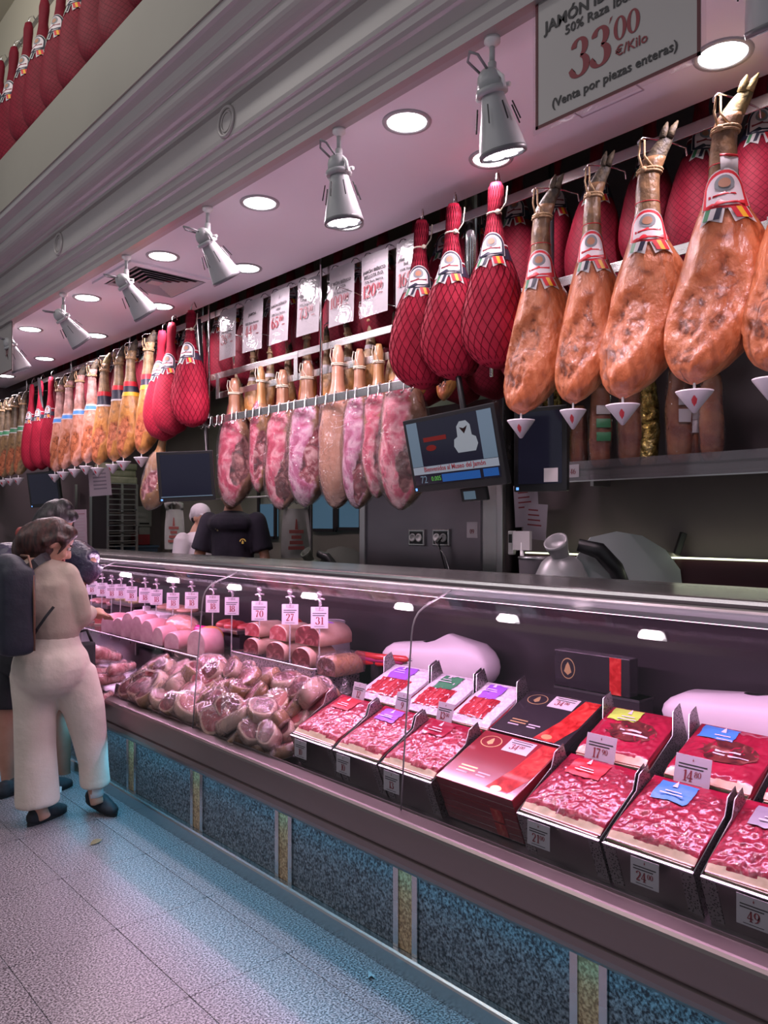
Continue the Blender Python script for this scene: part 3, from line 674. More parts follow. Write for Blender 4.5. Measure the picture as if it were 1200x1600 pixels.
def make_jamon(label, L, seed, skin, scoop=.30, hoofm=None, group=None, cup=True, red=True, size=.115, bs=.405, ba=-.05, extra=True, sa=-.75):
    hm = Ham(JAMON, L, seed, .06, scoop, sa, .80, .075); t = thing('cured_ham', label, 'ham', (0, 0, 0), 0, group)
    link('leg_meat', hm.mesh(.10, 1, 76, 52, True), t, skin)
    hf = link('hoof', hm.mesh(0, .115, 8, 16), t, hoofm or M['hoof'])
    mb = MB()
    p = hm.P(.0, 0)
    for sx in (-1, 1): mb.tube([p + Vector((sx * .010 - .014, -.01, -.03)), p + Vector((sx * .013 - .004, -.014, 0)), p + Vector((sx * .016 + .006, -.012, .022))], [.014, .011, .003], 8)
    mb.build('toe', hoofm or M['hoof'], hf)
    hanger(hm, t, .15, .02, M['rope']); rail_hook(hm, t, .15, .29, .06)
    if extra: MB().tube([hm.P(.27, k * PI / 8, .001) for k in range(16)], .0016, 5, closed=True).build('thread', M['red'], t)
    if red:
        hm.band(bs - .045, bs + .012, .002, -.2, 2.6, 12).build('label_band', M['red'], t)
        badge(hm, t, bs + .022, ba, size, M['red'])
        if seed % 2 == 0: hm.band(bs - .085, bs - .045, .0016, -1.2, 2.6, 14).build('upper_band', M['navy'], t)
    if cup: drip_cup(hm, t)
    return t, hm
# --- five cured hams in the foreground
HX = 2.60
spec = [(845, 0.93, 2.955, 2, 'cured bone-in ham with drip cup next to the netted red hams', -.82, M['hoof']),
        (925, 0.925, 2.965, 4, 'slim orange cured ham, second from the netted red hams', -.6, M['hoof']),
        (1012, 0.95, 2.985, 6, 'broad cured ham with shaggy hoof, third from the netted red hams', -.95, M['hoof']),
        (1130, 0.985, 3.035, 7, 'largest pale cured ham with a yellow hoof and white tag on its shank', -.55, M['hoof_pale']),
        (1246, 0.92, 2.98, 9, 'cured ham cut off by the frame edge beside the largest ham', -.8, M['hoof'])]
for u, L, zt, seed, lab, sa, hf in spec:
    t, hm = make_jamon(lab, L, seed, M['jamon'], .22, hf, 'cured hams hanging in the foreground', sa=sa, size=.14 if seed == 7 else .125)
    t.location = (HX, T(u, HX), zt); t.rotation_euler = (0, 0, ANG)
    if seed == 4: t.scale = (.90, .92, 1)
    if seed == 6: t.scale = (1.08, 1, 1)
    if seed == 7:
        t.scale = (1.1, 1.05, 1)
        tg = hm.patch([(-.026, -.03), (.022, -.034), (.028, .032), (-.026, .034)], .275, .35, .005).build('paper_tag', M['paper'], t)
        hm.patch([(-.026, .024), (.028, .022), (.028, .032), (-.026, .034)], .275, .35, .006, 2).build('tag_stripe', M['red'], tg)

# --- hams in red netting
def make_net(label, L, seed, near=True, cloth=None, group=None, bsz=.115):
    hm = Ham(NETHAM, L, seed, .035); t = thing('netted_ham', label, 'ham', (0, 0, 0), 0, group)
    link('netted_body', hm.mesh(0, 1, 34 if near else 22, 26 if near else 18), t, cloth or (M['redcloth'] if near else M['rednet']))
    if near:
        mb = MB(); n = 20
        for k in range(n):
            for sg in (1, -1):
                mb.tube([hm.P(.02 + .965 * i / 30, 2 * PI * k / n + sg * .105 * i, .0008) for i in range(31)], .0014, 3, caps=False)
        o = mb.build('netting', M['netline'], t); o['kind'] = 'stuff'
        MB().tube([hm.P(.165, k * PI / 8, .001) for k in range(16)], .0045, 6, closed=True).ell(hm.P(.165, .7, .004), .011).tube([hm.P(.165, 1.0, .004), hm.P(.165, 1.4, .015) + Vector((.01, 0, .04)), hm.P(.03, 1.4, .02)], .003, 5).build('tie_cord', M['cord_white'], t)
    badge(hm, t, .415, 0, bsz, M['navy'], True, .003, M['navy'])
    hm.band(.345, .352, .0035).build('band_edge', M['paper'], t)
    MB().tube([hm.P(0, 0) + Vector((0, .02, 0)), hm.P(0, 0) + Vector((0, .025, .04)), hm.P(0, 0) + Vector((0, .06, .07)), hm.P(0, 0) + Vector((0, .09, .04))], .004, 6).build('hook', M['chrome'], t)
    return t
NX = 2.62
for (u, dz, lab), sd in zip([(772, 0, 'red netted ham beside the cured hams, nearest of three by the chrome post'),
                             (706, -.015, 'red netted ham in the middle of three by the chrome post'),
                             (656, -.03, 'red netted ham overlapping the last price sign, farthest of three by the chrome post')], (11, 12, 13)):
    t = make_net(lab, .80, sd, True, None, 'netted hams by the chrome post'); t.location = (NX, T(u, NX), 3.045 + dz); t.rotation_euler = (0, 0, ANG + .1 * (sd - 12))
for i, (u, dz, lab) in enumerate([(297, 0, 'bright red netted ham beside the first price sign, nearest of the far three'),
                                  (267, -.03, 'red netted ham in the middle of the far three'), (252, -.06, 'red netted ham tucked behind the far three, next to golden hams')]):
    t = make_net(lab, .80, 21 + i, i < 1, M['redcloth'] if i < 1 else None, 'netted hams before the golden hams'); t.location = (NX, T(u, NX), 3.04 + dz); t.rotation_euler = (0, 0, ANG)

# --- golden hams down the line
def make_gold(seed, skin, bands, name='cured_ham', hoofm=None, L=.90, cup=True):
    hm = Ham(SLIM, L, seed, .07, .16, -.4, .84, .06); t = thing(name, 'x', 'ham')
    link('leg_meat', hm.mesh(.10, 1, 34, 22, True), t, skin); link('hoof', hm.mesh(0, .115, 5, 12), t, hoofm or M['hoof'])
    for sa, sb, m in bands: hm.band(sa, sb, .003, n=18).build('label_band', m, t)
    hanger(hm, t, .16, .0, M['rope'], .005); rail_hook(hm, t, .16, .28, .06)
    if cup: drip_cup(hm, t)
    return t
flagb = [(.36, .40, M['red']), (.40, .45, M['navy']), (.45, .485, M['yellow'])]
darkb = [(.35, .39, M['red']), (.39, .47, M['navy']), (.47, .485, M['paper'])]
blueb = [(.44, .455, M['paper']), (.455, .49, M['skyblue']), (.49, .50, M['paper'])]
gold = [(232, flagb, 'jamon_gold', 'golden ham with striped flag band next to the far netted hams'), (204, flagb, 'jamon_gold', 'golden ham with striped flag band, second from the far netted hams'),
        (186, darkb, 'jamon_gold', 'golden ham with dark band, third from the far netted hams'), (163, darkb, 'jamon_gold', 'golden ham with pale hoof and dark band, fourth from the far netted hams'),
        (144, blueb, 'jamon_pink', 'pinkish ham with blue band, fifth from the far netted hams'), (125, blueb, 'jamon_pink', 'pinkish ham with blue band, sixth from the far netted hams'),
        (108, blueb, 'jamon_pink', 'pinkish ham with blue band, seventh from the far netted hams'), (94, blueb, 'jamon_pink', 'pinkish ham with blue band next to the three slim red hams')]
for i, (u, bd, sk, lab) in enumerate(gold):
    t = make_gold(30 + i, M[sk], bd, hoofm=M['hoof_pale'] if i == 3 else None, L=.92 if i < 4 else .88); t['label'] = lab; t['group'] = 'golden hams down the line'
    t.location = (2.62, T(u, 2.62), 3.02 - .012 * i); t.rotation_euler = (0, 0, ANG + .15 * math.sin(i * 2.3))
for i, u in enumerate((79, 63, 49)):
    t = make_net('slim red netted ham beyond the golden hams, %s of three from the near end' % ORD[i], .86, 50 + i, False, M['rednet'], 'slim red hams beyond the golden hams', .09)
    t.location = (2.62, T(u, 2.62), 2.96); t.rotation_euler = (0, 0, ANG); t.scale = (.72, .8, 1)
greenb = [(.42, .43, M['paper']), (.43, .475, M['green']), (.475, .485, M['paper'])]
dk = make_gold(60, M['jamon_dark'], greenb, L=.86)
for i, u in enumerate((36, 24, 13, 4, -6)):
    o = dk if i == 0 else copy_tree(dk)
    o.location = (2.62, T(u, 2.62), 2.93 + .012 * math.sin(i * 3)); o.rotation_euler = (0, 0, ANG + .2 * i)
    setp(o, 'dark brown ham with green band at the far end, %s from the slim red hams' % ORD[i], 'ham', 'dark hams at the far end')

NUM = ['first', 'second', 'third', 'fourth', 'fifth', 'sixth', 'seventh', 'eighth', 'ninth', 'tenth', 'eleventh', 'twelfth', 'thirteenth', 'fourteenth', 'fifteenth', 'sixteenth', 'seventeenth', 'eighteenth', 'nineteenth', 'twentieth'] + ['twenty-' + x for x in ('first', 'second', 'third', 'fourth', 'fifth', 'sixth', 'seventh', 'eighth', 'ninth')] + ['thirtieth'] + ['thirty-' + x for x in ('first', 'second', 'third', 'fourth', 'fifth', 'sixth', 'seventh', 'eighth', 'ninth')]
# --- two tiers of netted hams behind the rails, and a row high on the frieze
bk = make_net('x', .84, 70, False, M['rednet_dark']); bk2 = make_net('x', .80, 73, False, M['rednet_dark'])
srcs = [bk, bk2]; used = [False, False]
def put_back(k, loc, rz, sc, lab, grp):
    if not used[k]: o = srcs[k]; used[k] = True
    else: o = copy_tree(srcs[k])
    o.location = loc; o.rotation_euler = (0, 0, rz); o.scale = sc; setp(o, lab, 'ham', grp)
for i in range(40):
    y = .55 + i * .235
    if y > 8.6: break
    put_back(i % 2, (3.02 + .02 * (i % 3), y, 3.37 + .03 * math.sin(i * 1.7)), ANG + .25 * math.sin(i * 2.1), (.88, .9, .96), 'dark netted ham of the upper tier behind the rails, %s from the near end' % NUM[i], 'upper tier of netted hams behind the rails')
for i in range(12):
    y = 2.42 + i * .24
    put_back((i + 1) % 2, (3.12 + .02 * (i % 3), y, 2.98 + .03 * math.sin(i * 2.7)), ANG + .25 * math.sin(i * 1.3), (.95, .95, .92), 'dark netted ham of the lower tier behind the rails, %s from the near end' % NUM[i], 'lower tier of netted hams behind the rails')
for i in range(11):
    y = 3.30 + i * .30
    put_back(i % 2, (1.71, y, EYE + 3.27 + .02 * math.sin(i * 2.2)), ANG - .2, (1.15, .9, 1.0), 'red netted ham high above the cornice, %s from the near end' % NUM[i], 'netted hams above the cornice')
MB().box(1.76, 1.77, 2.5, 8, EYE + 3.30, EYE + 3.33).build('hanging_rail', M['steel']); setp(bpy.data.objects['hanging_rail'], 'steel rail carrying the netted hams above the cornice', 'rail')

# --- shoulder halves sealed in plastic on the hook rail
M['fatpink'] = nmat('pink_fat', [(.30, (.42, .03, .08)), (.46, (.60, .10, .18)), (.6, (.74, .36, .40))], 6, .32, coat=.6, bump=.4, bscale=30, stretch=(1, 1, .3), dist=2)
M['leanmeat'] = nmat('dark_lean', [(.32, (.06, .016, .016)), (.5, (.20, .04, .05)), (.68, (.45, .20, .18))], 16, .35, coat=.5, bump=.7, bscale=26, dist=1.6)
M['rind'] = nmat('tan_rind', [(.35, (.42, .18, .11)), (.65, (.58, .30, .20))], 8, .4, coat=.4, bump=.3, bscale=26)
PAL = [(0, .02, .02, .0, 0), (.05, .035, .034, 0, 0), (.12, .038, .036, 0, 0), (.22, .040, .040, 0, 0), (.29, .055, .05, 0, 0), (.36, .092, .07, 0, 0), (.46, .112, .082, .004, 0), (.60, .122, .09, .008, 0), (.72, .130, .094, .01, 0), (.83, .118, .088, .008, 0), (.92, .085, .07, .0, 0), (.98, .04, .04, -.01, 0), (1, .008, .008, -.012, 0)]
def half_mat(name, rind, side, lean):
    m = nmat(name, rind, 8, .32, coat=.6, bump=.5, bscale=26, stretch=(1, 1, .4), dist=1.4); r = [n for n in m.node_tree.nodes if n.type == 'VALTORGB'][0]
    o = add_flesh(m, r.outputs[0], 'side', side, 9, .12); add_flesh(m, o, 'flesh', lean, 15, .12); return m
RIND = [(.35, (.20, .085, .045)), (.65, (.36, .18, .10))]; RINDG = [(.35, (.22, .10, .03)), (.65, (.42, .21, .08))]; PALE = [(.35, (.40, .18, .11)), (.65, (.52, .27, .18))]
SPINK = [(.30, (.40, .02, .06)), (.46, (.58, .08, .15)), (.62, (.74, .36, .40))]; SVIO = [(.30, (.34, .03, .10)), (.46, (.52, .16, .30)), (.62, (.70, .45, .55))]
LEAN = [(.32, (.035, .010, .010)), (.5, (.14, .028, .034)), (.68, (.42, .18, .17))]; LEANM = [(.32, (.08, .012, .02)), (.5, (.30, .05, .07)), (.66, (.60, .34, .34))]
HM = {'pink': half_mat('half_pink', RIND, SPINK, LEAN), 'violet': half_mat('half_violet', RIND, SVIO, LEANM), 'gold': half_mat('half_gold', RINDG, SPINK, LEANM), 'marble': half_mat('half_marble', RINDG, RINDG, LEANM), 'plain': nmat('half_plain', PALE, 8, .34, coat=.5, bump=.3, bscale=26)}
def make_half(label, L, seed, mk, facing, wide=1.0, sc=.62):
    hm = Ham([(s, rx * wide, ry, cx, cy) for s, rx, ry, cx, cy in PAL], L, seed, .10, .24 if mk != 'plain' else 0, facing, sc + .06, .09); t = thing('ham_half', label, 'ham half', (0, 0, 0), 0, 'sealed ham halves on the hook rail')
    def side(s, a):
        da = (a - facing + .9 + PI) % (2 * PI) - PI
        return (1.0 if s > .30 else max(0, 1 - (.30 - s) / .06)) * min(1, max(0, 1.35 - abs(da) + .5 * noise.noise(Vector((s * 5, seed, 0)))))
    link('meat', hm.mesh(.0, 1, 46, 32, True, side), t, HM[mk])
    w = Ham([(s, rx * wide * 1.05 + .006, ry * 1.05 + .006, cx, cy) for s, rx, ry, cx, cy in PAL], L, seed + 90, .13, fold=.10)
    link('plastic_wrap', w.mesh(.30, 1, 24, 24), t, M['plastic'])
    hanger(hm, t, .12, .0, M['cord_white'], .004)
    return t
hs = [(366, 792, 'pink', .75, 1.15, 'sealed ham half in front of the shop assistant in a black polo shirt'),
      (408, 770, 'gold', .2, .8, 'sealed ham half, second from the far end of the hook rail'),
      (442, 797, 'pink', .55, 1.1, 'sealed ham half with bright pink fat, third from the hook rail far end'),
      (480, 792, 'violet', .7, 1.15, 'sealed ham half with dark fleshy cut side, fourth from the rail far end'),
      (528, 795, 'plain', 2.2, 1.0, 'whole pale-skinned sealed ham, fifth from the far end of the hook rail'),
      (562, 795, 'violet', .5, .95, 'sealed ham half with violet-pink fat, sixth from the hook rail far end'),
      (592, 778, 'gold', .6, .9, 'sealed ham half with dark knot of meat, seventh from the rail far end'),
      (630, 797, 'pink', .6, 1.1, 'pink sealed ham half tucked behind the lit screen')]
for i, (u, vb, mk, fc, wd, lab) in enumerate(hs):
    d = 2.845; y = T(u, d); zb = PX(u, vb, d).z; top = 2.575 + .035 * math.sin(i * 2); t = make_half(lab, top - zb, 80 + i, mk, fc, wd, .58 + .06 * (i % 3))
    t.location = (d, y, top); t.rotation_euler = (0, 0, ANG)
# a big cut half below the far netted hams
t = make_half('large cut ham half with a marbled face below the far netted hams', .62, 95, 'marble', -.2, 1.25); del t['group']
t.location = (2.66, T(258, 2.66), 2.28); t.rotation_euler = (0, .22, ANG)
# more legs crowd the rack behind the rail
lg = make_gold(77, M['jamon_gold'], [(.40, .44, M['paper'])], L=.62, cup=False); lgu = False
for i in range(11):
    o = lg if not lgu else copy_tree(lg); lgu = True
    o.location = (2.95, 2.78 + i * .205, 2.80 + .04 * math.sin(i * 2.4)); o.rotation_euler = (0, 0, ANG + i); o.scale = (.85, .85, .95)
    setp(o, 'small cured leg behind the sealed ham halves, %s from the near end' % NUM[i], 'ham', 'small legs crowded behind the hook rail')
# ================================================================== signs, screens, the back of the shop
def upright(loc, yaw=0.0, tilt=0.0, roll=0.0):   # local x to the reader's right, y up, z towards the reader (who stands at -x)
    m = Matrix(((0, 0, -1), (-1, 0, 0), (0, 1, 0))).to_4x4()
    return Matrix.Translation(loc) @ Matrix.Rotation(yaw, 4, 'Z') @ m @ Matrix.Rotation(tilt, 4, 'X') @ Matrix.Rotation(roll, 4, 'Z')
def facing(loc, yaw, tilt=0.0, roll=0.0):          # same, but yaw measured from facing -y (towards the near end)
    m = Matrix(((1, 0, 0), (0, 0, -1), (0, 1, 0))).to_4x4()
    return Matrix.Translation(loc) @ Matrix.Rotation(yaw, 4, 'Z') @ m @ Matrix.Rotation(tilt, 4, 'X') @ Matrix.Rotation(roll, 4, 'Z')
CAMYAW = -TH
def fit(name, body, w, m, parent, x, y, z=.002, bold=0.0, hmax=None, align='C', shear=0.0):
    me = text_mesh(body, .1, bold, 'CENTER', shear); xs = [v.co.x for v in me.vertices]; ys = [v.co.y for v in me.vertices]
    W = max(xs) - min(xs); k = w / W; ky = k if hmax is None else hmax / (max(ys) - min(ys))
    cx = (max(xs) + min(xs)) / 2; cy = (max(ys) + min(ys)) / 2
    if len(me.materials) == 0: me.materials.append(m)
    elif me.materials[0] != m: me = me.copy(); me.materials.clear(); me.materials.append(m)
    o = bpy.data.objects.new(name, me); COL.objects.link(o); o.parent = parent
    o.matrix_local = Matrix.Translation((x, y, z)) @ Matrix.Diagonal((k, ky, 1, 1)) @ Matrix.Translation((-cx, -cy, 0))
    return o
def mthing(name, label, cat, Mx, group=None):
    o = thing(name, label, cat, (0, 0, 0), 0, group); o.matrix_world = Mx; return o
def emb(parent, x, y, s, m, z=.002):              # small ham-shaped house mark
    MB().add([(x + s * a, y + s * b, z) for a, b in ((-.05, 1), (.05, 1), (.07, .5), (.28, .1), (.3, -.3), (.1, -.6), (-.15, -.6), (-.32, -.25), (-.26, .15), (-.07, .5))], [tuple(range(9, -1, -1))]).build('printed_mark', m, parent)
# --- the big sign under the cornice
W, Hh = .505, .372
t = mthing('price_sign', 'large framed sign reading thirty-three euros a kilo under the cornice', 'sign', upright((1.893, 1.182, 2.745)))
MB().box(-W / 2 - .012, W / 2 + .012, -.012, Hh, -.005, -.003).build('clear_backing', M['sleeve'], t)
MB().box(-W / 2, W / 2, 0, Hh, -.003, 0).build('board', mat('sign_board', (.40, .37, .36), .35, coat=.5), t)
mb = MB(); b = .009
for x0, x1, y0, y1 in ((-W / 2, W / 2, 0, b), (-W / 2, -W / 2 + b, 0, Hh), (W / 2 - b, W / 2, 0, Hh)): mb.box(x0, x1, y0, y1, 0, .0012)
mb.build('border', M['wine'], t)
fit('lettering', 'JAMÓN IBÉRICO', .335, M['ink'], t, -.055, .285, bold=.0025)
fit('lettering', '50% Raza Ibérica', .255, M['ink'], t, -.02, .246, bold=.0012)
numeral('numeral', '33', .112, M['inkred'], t, TRS((-.066, .150, .001)))
numeral('numeral', '00', .066, M['inkred'], t, TRS((.048, .172, .001)))
MB().add([(-.006, .195, .0014), (.006, .215, .0014), (-.002, .212, .0014)], [(0, 1, 2)]).build('apostrophe', M['inkred'], t)
fit('lettering', '€/Kilo', .095, M['inkred'], t, .062, .112, bold=.0012)
fit('lettering', '(Venta por piezas enteras)', .385, M['ink'], t, .0, .050, bold=.0015)
mb = MB().tube([(-W / 2 + .05, Hh - .002, -.002), (-W / 2 + .05, Hh + .004, -.002)], .003, 6); mb.build('hanging_clip', M['chrome'], t)
t2 = mthing('price_sign', 'far framed sign under the cornice at the edge of the frame', 'sign', upright((1.893, 6.58, 2.745)))
MB().box(-W / 2, W / 2, 0, Hh, -.003, 0).build('board', bpy.data.materials['sign_board'], t2)
mb = MB()
for x0, x1, y0, y1 in ((-W / 2, W / 2, 0, b), (-W / 2, -W / 2 + b, 0, Hh), (W / 2 - b, W / 2, 0, Hh)): mb.box(x0, x1, y0, y1, 0, .0012)
mb.build('border', M['wine'], t2); numeral('numeral', '0', .08, M['inkred'], t2, TRS((.13, .16, .001)))
# --- seven sleeved price sheets on the top rail
SX = 2.815; M['sheetpaper'] = mat('sheet_paper', (.27, .255, .27), .55)
sheets = [(355, '36', None, None, 'sheet with price 36 beside the bright red netted ham'), (394, '44', 'JAMÓN', None, 'sheet with price 44, second along the rail'),
          (435, '65', 'JAMÓN IBÉRICO', 'CEBO', 'sheet with price 65, third along the rail'), (480, '73', 'JAMÓN IBÉRICO', 'CEBO CAMPO', 'sheet with price 73, left of the steel rod'),
          (532, '100', 'JAMÓN IBÉRICO', 'BELLOTA', 'sheet with price 100, just past the steel rod'), (584, '120', 'JAMÓN IBÉRICO', 'BELLOTA D.O.', 'sheet with price 120 between the sheets of 100 and 169'),
          (641, '169', 'JAMÓN IBÉRICO', 'BELLOTA', 'sheet with price 169, partly behind a netted ham')]
pct = ['50', '50', '50', '50', '50', '75', '100']
for i, (u, num, l1, l2, lab) in enumerate(sheets):
    t = mthing('price_sheet', 'hanging white plastic-sleeved ' + lab, 'sign', upright((SX, T(u, SX), 2.715), yaw=random.uniform(-.06, .06), tilt=-.03), 'hanging price sheets')
    w, hgt = .222, .338
    def bend(a, bq): return ((a - .5) * w, bq * hgt, .003 * math.sin(PI * a) + .003 * math.sin(2.5 * bq + i))
    MB().grid(bend, 8, 8).build('sheet', M['sheetpaper'], t)
    MB().grid(lambda a, bq: (lambda p: (p[0] * 1.05, p[1] * 1.03 - .005, p[2] + .012))(bend(a, bq)), 8, 8).build('sleeve', M['sleeve'], t)
    emb(t, 0, .295, .018, mat('grey_print', (.35, .32, .34), .6) if 'grey_print' not in bpy.data.materials else bpy.data.materials['grey_print'],   .0075)
    if l1: fit('lettering', l1, .185 if len(l1) > 6 else .085, M['ink'], t, 0, .242,   .0075, bold=.002)
    if l2: fit('lettering', l2, .0135 * len(l2), M['ink'], t, 0, .215,   .0075, bold=.002)
    fit('lettering', pct[i] + '% Raza Ibérica', .15, M['ink'], t, 0, .186,   .0075)
    numeral('numeral', num, .072, M['inkred'], t, TRS((-.010, .135,   .0075)), '00')
    fit('lettering', '€/Kilo', .034, M['inkred'], t, .062, .108,   .0075)
    emb(t, -.005, .078, .006, M['ink'],   .0075)
    MB().tube([(-.09, hgt - .005, .004), (-.09, hgt + .02, -.01), (-.088, hgt + .03, -.03), (-.086, hgt + .015, -.045)], .0025, 5).tube([(.09, hgt - .005, .004), (.09, hgt + .02, -.01), (.088, hgt + .03, -.03), (.086, hgt + .015, -.045)], .0025, 5).build('wire_hooks', M['black'], t)
# --- screens
M['screen'] = mat('screen_dark', (.005, .006, .012), .12, emit=(.010, .009, .018), es=.6)
M['scr_side'] = mat('screen_panel', (.05, .07, .09), .15, emit=(.12, .18, .24), es=.5)
M['scr_band'] = mat('screen_band', (.05, .06, .07), .15, emit=(.30, .33, .40), es=.55)
M['scr_white'] = mat('screen_white', (.05, .05, .05), .15, emit=(.34, .38, .44), es=.5)
M['scr_red'] = mat('screen_red', (.05, .0, .0), .15, emit=(.16, .012, .01), es=.5)
M['scr_green'] = mat('screen_green', (0, .05, 0), .15, emit=(.12, .38, .08), es=.6)
M['scr_blue'] = mat('screen_blue', (0, 0, .05), .15, emit=(.02, .09, .28), es=.7)
M['scr_ink'] = mat('screen_ink', (.01, 0, 0), .2)
def monitor(label, Mx, w, hh, on=False, back=True, pole=None, px=0.0, pz=-.12):
    t = mthing('monitor', label, 'screen', Mx, 'customer screens over the counter')
    MB().rbox(-w / 2, w / 2, 0, hh, -.03, 0, .004).build('bezel', M['black'], t)
    sc = MB().box(-w / 2 + .022, w / 2 - .022, .034, hh - .02, 0, .0012).build('screen', M['screen'], t)
    MB().rbox(-w / 2 + .09, w / 2 - .09, .05, hh - .05, -.055, -.028, .01).build('rear_case', M['black'], t)
    MB().tube([(0, hh * .55, -.05), (px * .6, hh * .55, -.07 + pz * .3), (px, hh * .8, pz + .005), (px, hh + (pole or .35), pz)], .014, 10).build('mount_arm', M['black'], t)
    MB().box(-w / 2 + .012, -w / 2 + .024, .008, .020, 0, .001).build('power_light', mat('led_blue', (.1, .2, .5), .3, emit=(.15, .4, 1), es=1.2), t)
    return t, sc
mc = PX(712, 765, 2.58)
t, sc = monitor('lit customer screen with a dark advert hanging before the sealed hams', upright((2.60, 2.40, 1.735), yaw=math.radians(-4), tilt=.20, roll=.03), .60, .345, True)
w, hh = .60, .345; xl, xr, yb, yt = -w / 2 + .022, w / 2 - .022, .034, hh - .02
def rect(n, x0, x1, y0, y1, m, z=.002): return MB().box(x0, x1, y0, y1, z - .0004, z).build(n, m, sc)
rect('side_panel', xl, xl + .075, yb + .085, yt, M['scr_side']); rect('side_panel', xr - .085, xr, yb + .085, yt, M['scr_side'])
rect('title_band', xl, xr, yb + .048, yb + .083, M['scr_band'])
fit('title_lettering', 'Bienvenidos al Museo del Jamón', .40, M['inkred'], sc, .0, yb + .066, .0026, bold=.002)
rect('price_field', xl + .19, xr - .12, yb + .005, yb + .04, M['scr_blue']); rect('price_field', xr - .10, xr - .01, yb + .008, yb + .042, M['scr_blue'])
fit('weight_digits', '0.005', .065, M['scr_green'], sc, xl + .15, yb + .024, .0026); fit('weight_digits', '72', .045, M['scr_side'], sc, xl + .065, yb + .024, .0026)
# advert: a white cheese with a dark mark on a dark ground, red words to one side
ch = [(-.055, -.06), (.055, -.06), (.075, -.03), (.068, .0), (.045, .01), (.042, .055), (.02, .075), (-.02, .075), (-.042, .055), (-.045, .01), (-.068, .0), (-.075, -.03)]
MB().prism([(.10 + x, yb + .185 + y) for x, y in ch], .0006, z0=.0016).build('picture_shape', M['scr_white'], sc)
MB().prism([(.075, yb + .235), (.10, yb + .228), (.125, yb + .238), (.115, yb + .222), (.10, yb + .205), (.085, yb + .222)], .0006, z0=.0024).build('picture_mark', M['scr_ink'], sc)
rect('red_words', xl + .105, xl + .26, yb + .195, yb + .215, M['scr_red'])
MB().prism([(xl + .11 + .04 + .035 * math.cos(a), yb + .165 + .014 * math.sin(a)) for a in [k * PI / 8 for k in range(16)]], .0006, z0=.0016).build('red_mark', M['scr_red'], sc)
# small rear display under the big screen
MB().rbox(-.02, .14, -.065, -.005, -.05, -.03, .004).build('lower_display', M['black'], t); MB().box(0, .075, -.055, -.018, -.03, -.0292).build('lower_screen', M['scr_side'], t)
# the scale screen mounted back to back with it
t, _ = monitor('dark staff screen turned sideways beside the lit customer screen', Matrix.Translation((2.80, 2.10, 1.72)) @ Matrix.Rotation(math.radians(12), 4, 'Z') @ Matrix(((0, 0, -1), (-1, 0, 0), (0, 1, 0))).to_4x4(), .25, .37, pole=1.3)
MB().box(.02, .085, .04, .10, .0012, .002).build('white_sticker', M['paper'], t)
t, _ = monitor('switched-off customer screen below the far netted hams', facing(PC(293, 783, 5.3), CAMYAW + .12, .12, .05), .37, .335, px=.12, pz=-.30, pole=.9)
rect2 = MB().box(-.17, .17, .03, .036, .002, .003).build('edge_strip', M['scr_side'], t)
t, _ = monitor('dark tilted screen above the dark-haired customer', facing(PC(72, 792, 7.6), CAMYAW - .35, .12, .05), .38, .34, pole=.9)
# --- back counter with slicer, niche
t = thing('back_counter', 'dark back counter with a steel edge behind the display case', 'counter', (3.5, 1.2, 0))
MB().box(-.22, .31, -1.7, 1.68, 0, 1.15).build('body', M['darksteel'], t); MB().rbox(-.26, .31, -1.72, 1.70, 1.15, 1.19, .006).build('worktop', M['steel_dull'], t)
MB().box(.22, .31, -1.7, 1.68, 1.19, 1.40).build('upstand', mat('maroon_panel', (.045, .012, .018), .35), t)
MB().box(.20, .23, -1.7, 1.68, 1.405, 1.413).build('led_strip', mat('led_strip', (1, 1, .8), .4, emit=(.85, .95, .62), es=1.6), t)
MB().tube([(.21, -.25, 1.41), (.18, -.24, 1.37), (.19, -.22, 1.35)], .007, 6).ell((.18, -.24, 1.355), .014).build('hanging_plug', M['white'], t)
def slicer(label, B, k=1.0, cm=None, flip=1):
    t = mthing('meat_slicer', label, 'slicer', B, 'meat slicers')
    c = cm or mat('slicer_shell', (.42, .40, .42), .35, .35)
    MB().rbox(-.25, .16, 0, .07, -.16, .16, .03).build('base', c, t)
    mb = MB(); mb.lathe([(.105, 0), (.10, .04), (.075, .09), (.05, .11), (.02, .115)], 24, TRS((-.19, .05, 0), (-PI / 2, 0, 0))); mb.build('motor_housing', c, t)
    MB().lathe([(.030, -.03), (.034, .0), (.043, .035), (.045, .05), (.038, .05), (.034, .03), (.0, .028)], 22, TRS((-.205, .175, .03), (-.9, -.75, 0)), caps=False).build('knob_head', c, t)
    pl = [(-.17, -.01), (-.16, .10), (-.10, .175), (0, .195), (.10, .18), (.19, .13), (.245, .06), (.25, .01), (.23, -.03), (.1, -.05), (-.08, -.05)]
    MB().prism(pl, .018, TRS((0.03, .05, -.03), (-.10, 0, 0))).build('blade_plate', mat('slicer_plate', (.45, .48, .49), .45, .2) if cm is None else cm, t)
    MB().tube([(-.165 + .03, .20, .03), (-.06, .18, .05), (.0, .12, .055), (.035, .05, .05), (.04, .0, .04)], [.022, .03, .03, .027, .02], 10).build('guard_arm', M['black'], t)
    MB().rbox(.02, .26, .16, .19, -.16, -.05, .006, TRS((.02, .05, 0), (0, 0, -.32))).build('meat_table', mat('slicer_dark', (.10, .09, .085), .4, .3) if 'slicer_dark' not in bpy.data.materials else bpy.data.materials['slicer_dark'], t)
    MB().rbox(-.012, .012, -.02, .16, -.012, .012, .004, TRS((.26, .09, -.09), (0, 0, -.35))).build('push_handle', M['black'], t)
    return t
